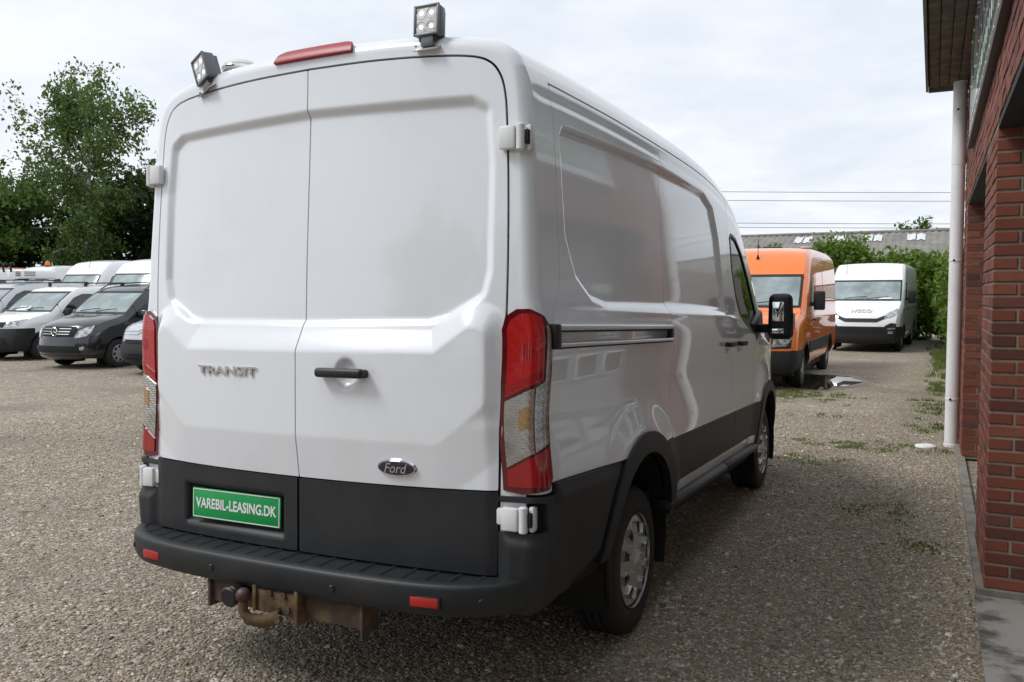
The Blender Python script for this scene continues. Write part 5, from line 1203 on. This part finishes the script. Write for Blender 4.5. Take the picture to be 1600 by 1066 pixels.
# hedge of shrubs behind the white van
def shrub(name, label, loc, H, R, leafm, n, size, seed, group=None):
    global rng
    rng = np.random.default_rng(seed); t = empty(name, loc); tag(t, label, 'shrub', group)
    for k in range(6):
        a = k*1.05; tube('stem', branch_pts((0, 0, 0), (math.cos(a)*.5, math.sin(a)*.5, 1.2), H*.8, 6, 0, .1), .03, 'bark', t, 5, rads=[.04, .035, .03, .024, .018, .012, .008])
    u = rng.normal(size=(n, 3)); u /= np.linalg.norm(u, axis=1)[:, None]; rr = rng.uniform(.45, 1, (n, 1))**.6
    lump = 1+.16*np.sin(u[:, :1]*5+seed)*np.cos(u[:, 1:2]*4+seed)+.12*np.sin(u[:, 2:3]*7+seed*2)
    P = u*rr*lump*[R, R, H*.52]+[0, 0, H*.5]; P[:, 2] = np.maximum(P[:, 2], .05)
    m = max(n//14, 1); sh = rng.uniform(-1, 1, (m, 2))*R*.75; top = np.repeat(np.stack([sh[:, 0], sh[:, 1], np.full(m, H*.88)], -1), 4, 0)+rng.normal(0, .10, (m*4, 3))*[1, 1, 2.2]
    leaves('foliage', np.vstack([P, top]), size, leafm, t); return t
HG = 'green hedge shrubs behind the white van'
k = 0
for x, y, H, R in ((-3.6, 30.0, 3.1, 1.2), (-2.1, 30.4, 2.9, 1.1), (-.8, 29.6, 3.55, 1.15), (.5, 30.2, 2.9, 1.1), (1.6, 29.8, 2.85, 1.1), (2.6, 29.0, 2.75, 1.1), (3.3, 27.4, 2.75, 1.1), (3.35, 25.6, 2.6, 1.05), (3.35, 23.8, 2.5, 1.05), (3.4, 22.0, 2.4, 1.0), (3.45, 20.2, 2.3, .95), (3.5, 18.4, 2.2, .95), (4.6, 29.0, 2.8, 1.2)):
    lb, gr = ('leafy hedge shrub behind the white van with the black bumper', HG) if y > 28.5 else ('leafy hedge shrub in the row beside the white van, beyond the board fence', 'hedge shrubs beside the white van')
    if H > 3.4: lb, gr = 'tallest hedge shrub, rising between the orange van and the white van', None
    shrub('hedge_shrub', lb, (x, y, 0), H, R, 'leaf_hedge', 3600, .15, 60+k, gr); k += 1
# long shed with corrugated fibre cement roof
mat('fibre_cement', (.17, .16, .145), .9, noise=(1.4, (.26, .245, .22), .35, .7))
mat('skylight', (.62, .64, .64), .3)
mat('shed_wall', (.3, .28, .26), .9)
shed = empty('long_shed', (6, 47, 0)); tag(shed, 'long low shed with weathered grey corrugated roof and white skylights', 'building')
def sh_(o): o.parent = shed; o.matrix_parent_inverse = Matrix.Translation((-6, -47, 0)); return o
RY0, RZ0, RY1, RZ1 = 42.5, 2.75, 50.0, 5.02
X0, X1 = -9.2, 24.0
xs_ = np.arange(X0, X1, .06); wave = .028*np.sin(xs_*2*math.pi/.36)
def sheet(n, ya, za, yb_, zb_, m, x0=X0, x1=X1, off=0):
    xx = np.arange(x0, x1, .06); wv = .028*np.sin(xx*2*math.pi/.36)+off; V = np.concatenate([np.stack([xx, np.full_like(xx, ya), za+wv], -1), np.stack([xx, np.full_like(xx, yb_), zb_+wv], -1)]); k = len(xx)
    return sh_(mobj(n, V, [(i, i+1, k+i+1, k+i) for i in range(k-1)], m, None, True))
nr = 4
for r in range(nr):
    a, b_ = r/nr, (r+1)/nr
    sheet('roof_sheet', RY0+(RY1-RY0)*a-.08, RZ0+(RZ1-RZ0)*a-.024+.02*(nr-r), RY0+(RY1-RY0)*b_, RZ0+(RZ1-RZ0)*b_+.02*(nr-r), 'fibre_cement')
sheet('roof_sheet', RY1, RZ1+.02, 57.5, 2.75, 'fibre_cement')
sh_(tube('ridge_cap', [(X0, RY1, RZ1+.05), (X1, RY1, RZ1+.05)], .10, 'fibre_cement', None, 8))
sh_(rbox('wall', (7.4, 50, 1.35), (32.8, 14.4, 2.7), 'shed_wall', None, .02))
for xc in (-4.55, -2.75, -.85, 1.30, 3.4, 5.6): 
    for q in (0, 1): sheet('skylight', RY0+(RY1-RY0)*.72, RZ0+(RZ1-RZ0)*.72+.085, RY0+(RY1-RY0)*.90, RZ0+(RZ1-RZ0)*.90+.085, 'skylight', xc-.46+q*.48, xc-.46+q*.48+.46)
# overhead wires
WR = [9.9, 9.27, 7.45, 7.15]
mat('wire', (.12, .12, .13), .6)
for k, z in enumerate(WR):
    pts = [(x, 75+.497*x+k*.8, z+.0002*(x-8)**2) for x in np.linspace(-60, 70, 27)]
    tag(tube('overhead_wire', pts, .022, 'wire', None, 5), 'thin overhead wire stretched across the sky behind the shed', 'wire', 'overhead wires')
# grass growing through the gravel
rng = np.random.default_rng(3)
def grass(areas, name, label):
    V = []; F = []
    for cx, cy, rx, ry, n, h in areas:
        m = max(6, n//22); cl = rng.normal(0, .5, (m, 2))*[rx, ry]+[cx, cy]
        for i in range(n):
            c = cl[rng.integers(m)]+rng.normal(0, .045, 2)
            if c[0] > 2.41 and c[1] < 7.5: continue
            a = rng.uniform(0, 6.28); hh = h*rng.uniform(.4, 1.2); wd = .004+.003*rng.random(); ln = rng.normal(0, .5, 2)*hh
            k = len(V); ca, sa = math.cos(a)*wd, math.sin(a)*wd
            V += [(c[0]-ca, c[1]-sa, 0), (c[0]+ca, c[1]+sa, 0), (c[0]+ln[0]*.4+ca*.7, c[1]+ln[1]*.4+sa*.7, hh*.6), (c[0]+ln[0]*.4-ca*.7, c[1]+ln[1]*.4-sa*.7, hh*.6), (c[0]+ln[0], c[1]+ln[1], hh)]
            F += [(k, k+1, k+2, k+3), (k+3, k+2, k+4)]
    o = mobj(name, V, F, 'grass_blade', None, False); return tag(o, label, 'grass', kind='stuff')
grass([(.2, 11.3, .9, .8, 2600, .025), (2.2, 10.6, .25, 1.2, 600, .035), (2.28, 13.2, .2, 1.4, 600, .06), (2.5, 17.5, .3, 3, 1500, .14), (2.5, 21.5, .4, 3, 1500, .14), (1.5, 6.9, .7, .35, 700, .025), (2.06, 7.12, .05, .05, 40, .03), (2.33, 6.9, .05, .1, 60, .035), (1.2, 5.9, .5, .3, 350, .02), (2.2, 8.6, .25, .5, 260, .05), (1.75, 4.2, .35, .4, 260, .02), (2.2, 3.2, .12, .2, 120, .02), (1.0, 9.0, .4, .3, 90, .03), (2.42, 2.2, .01, .5, 40, .03)], 'grass', 'short green grass tufts growing through the gravel')
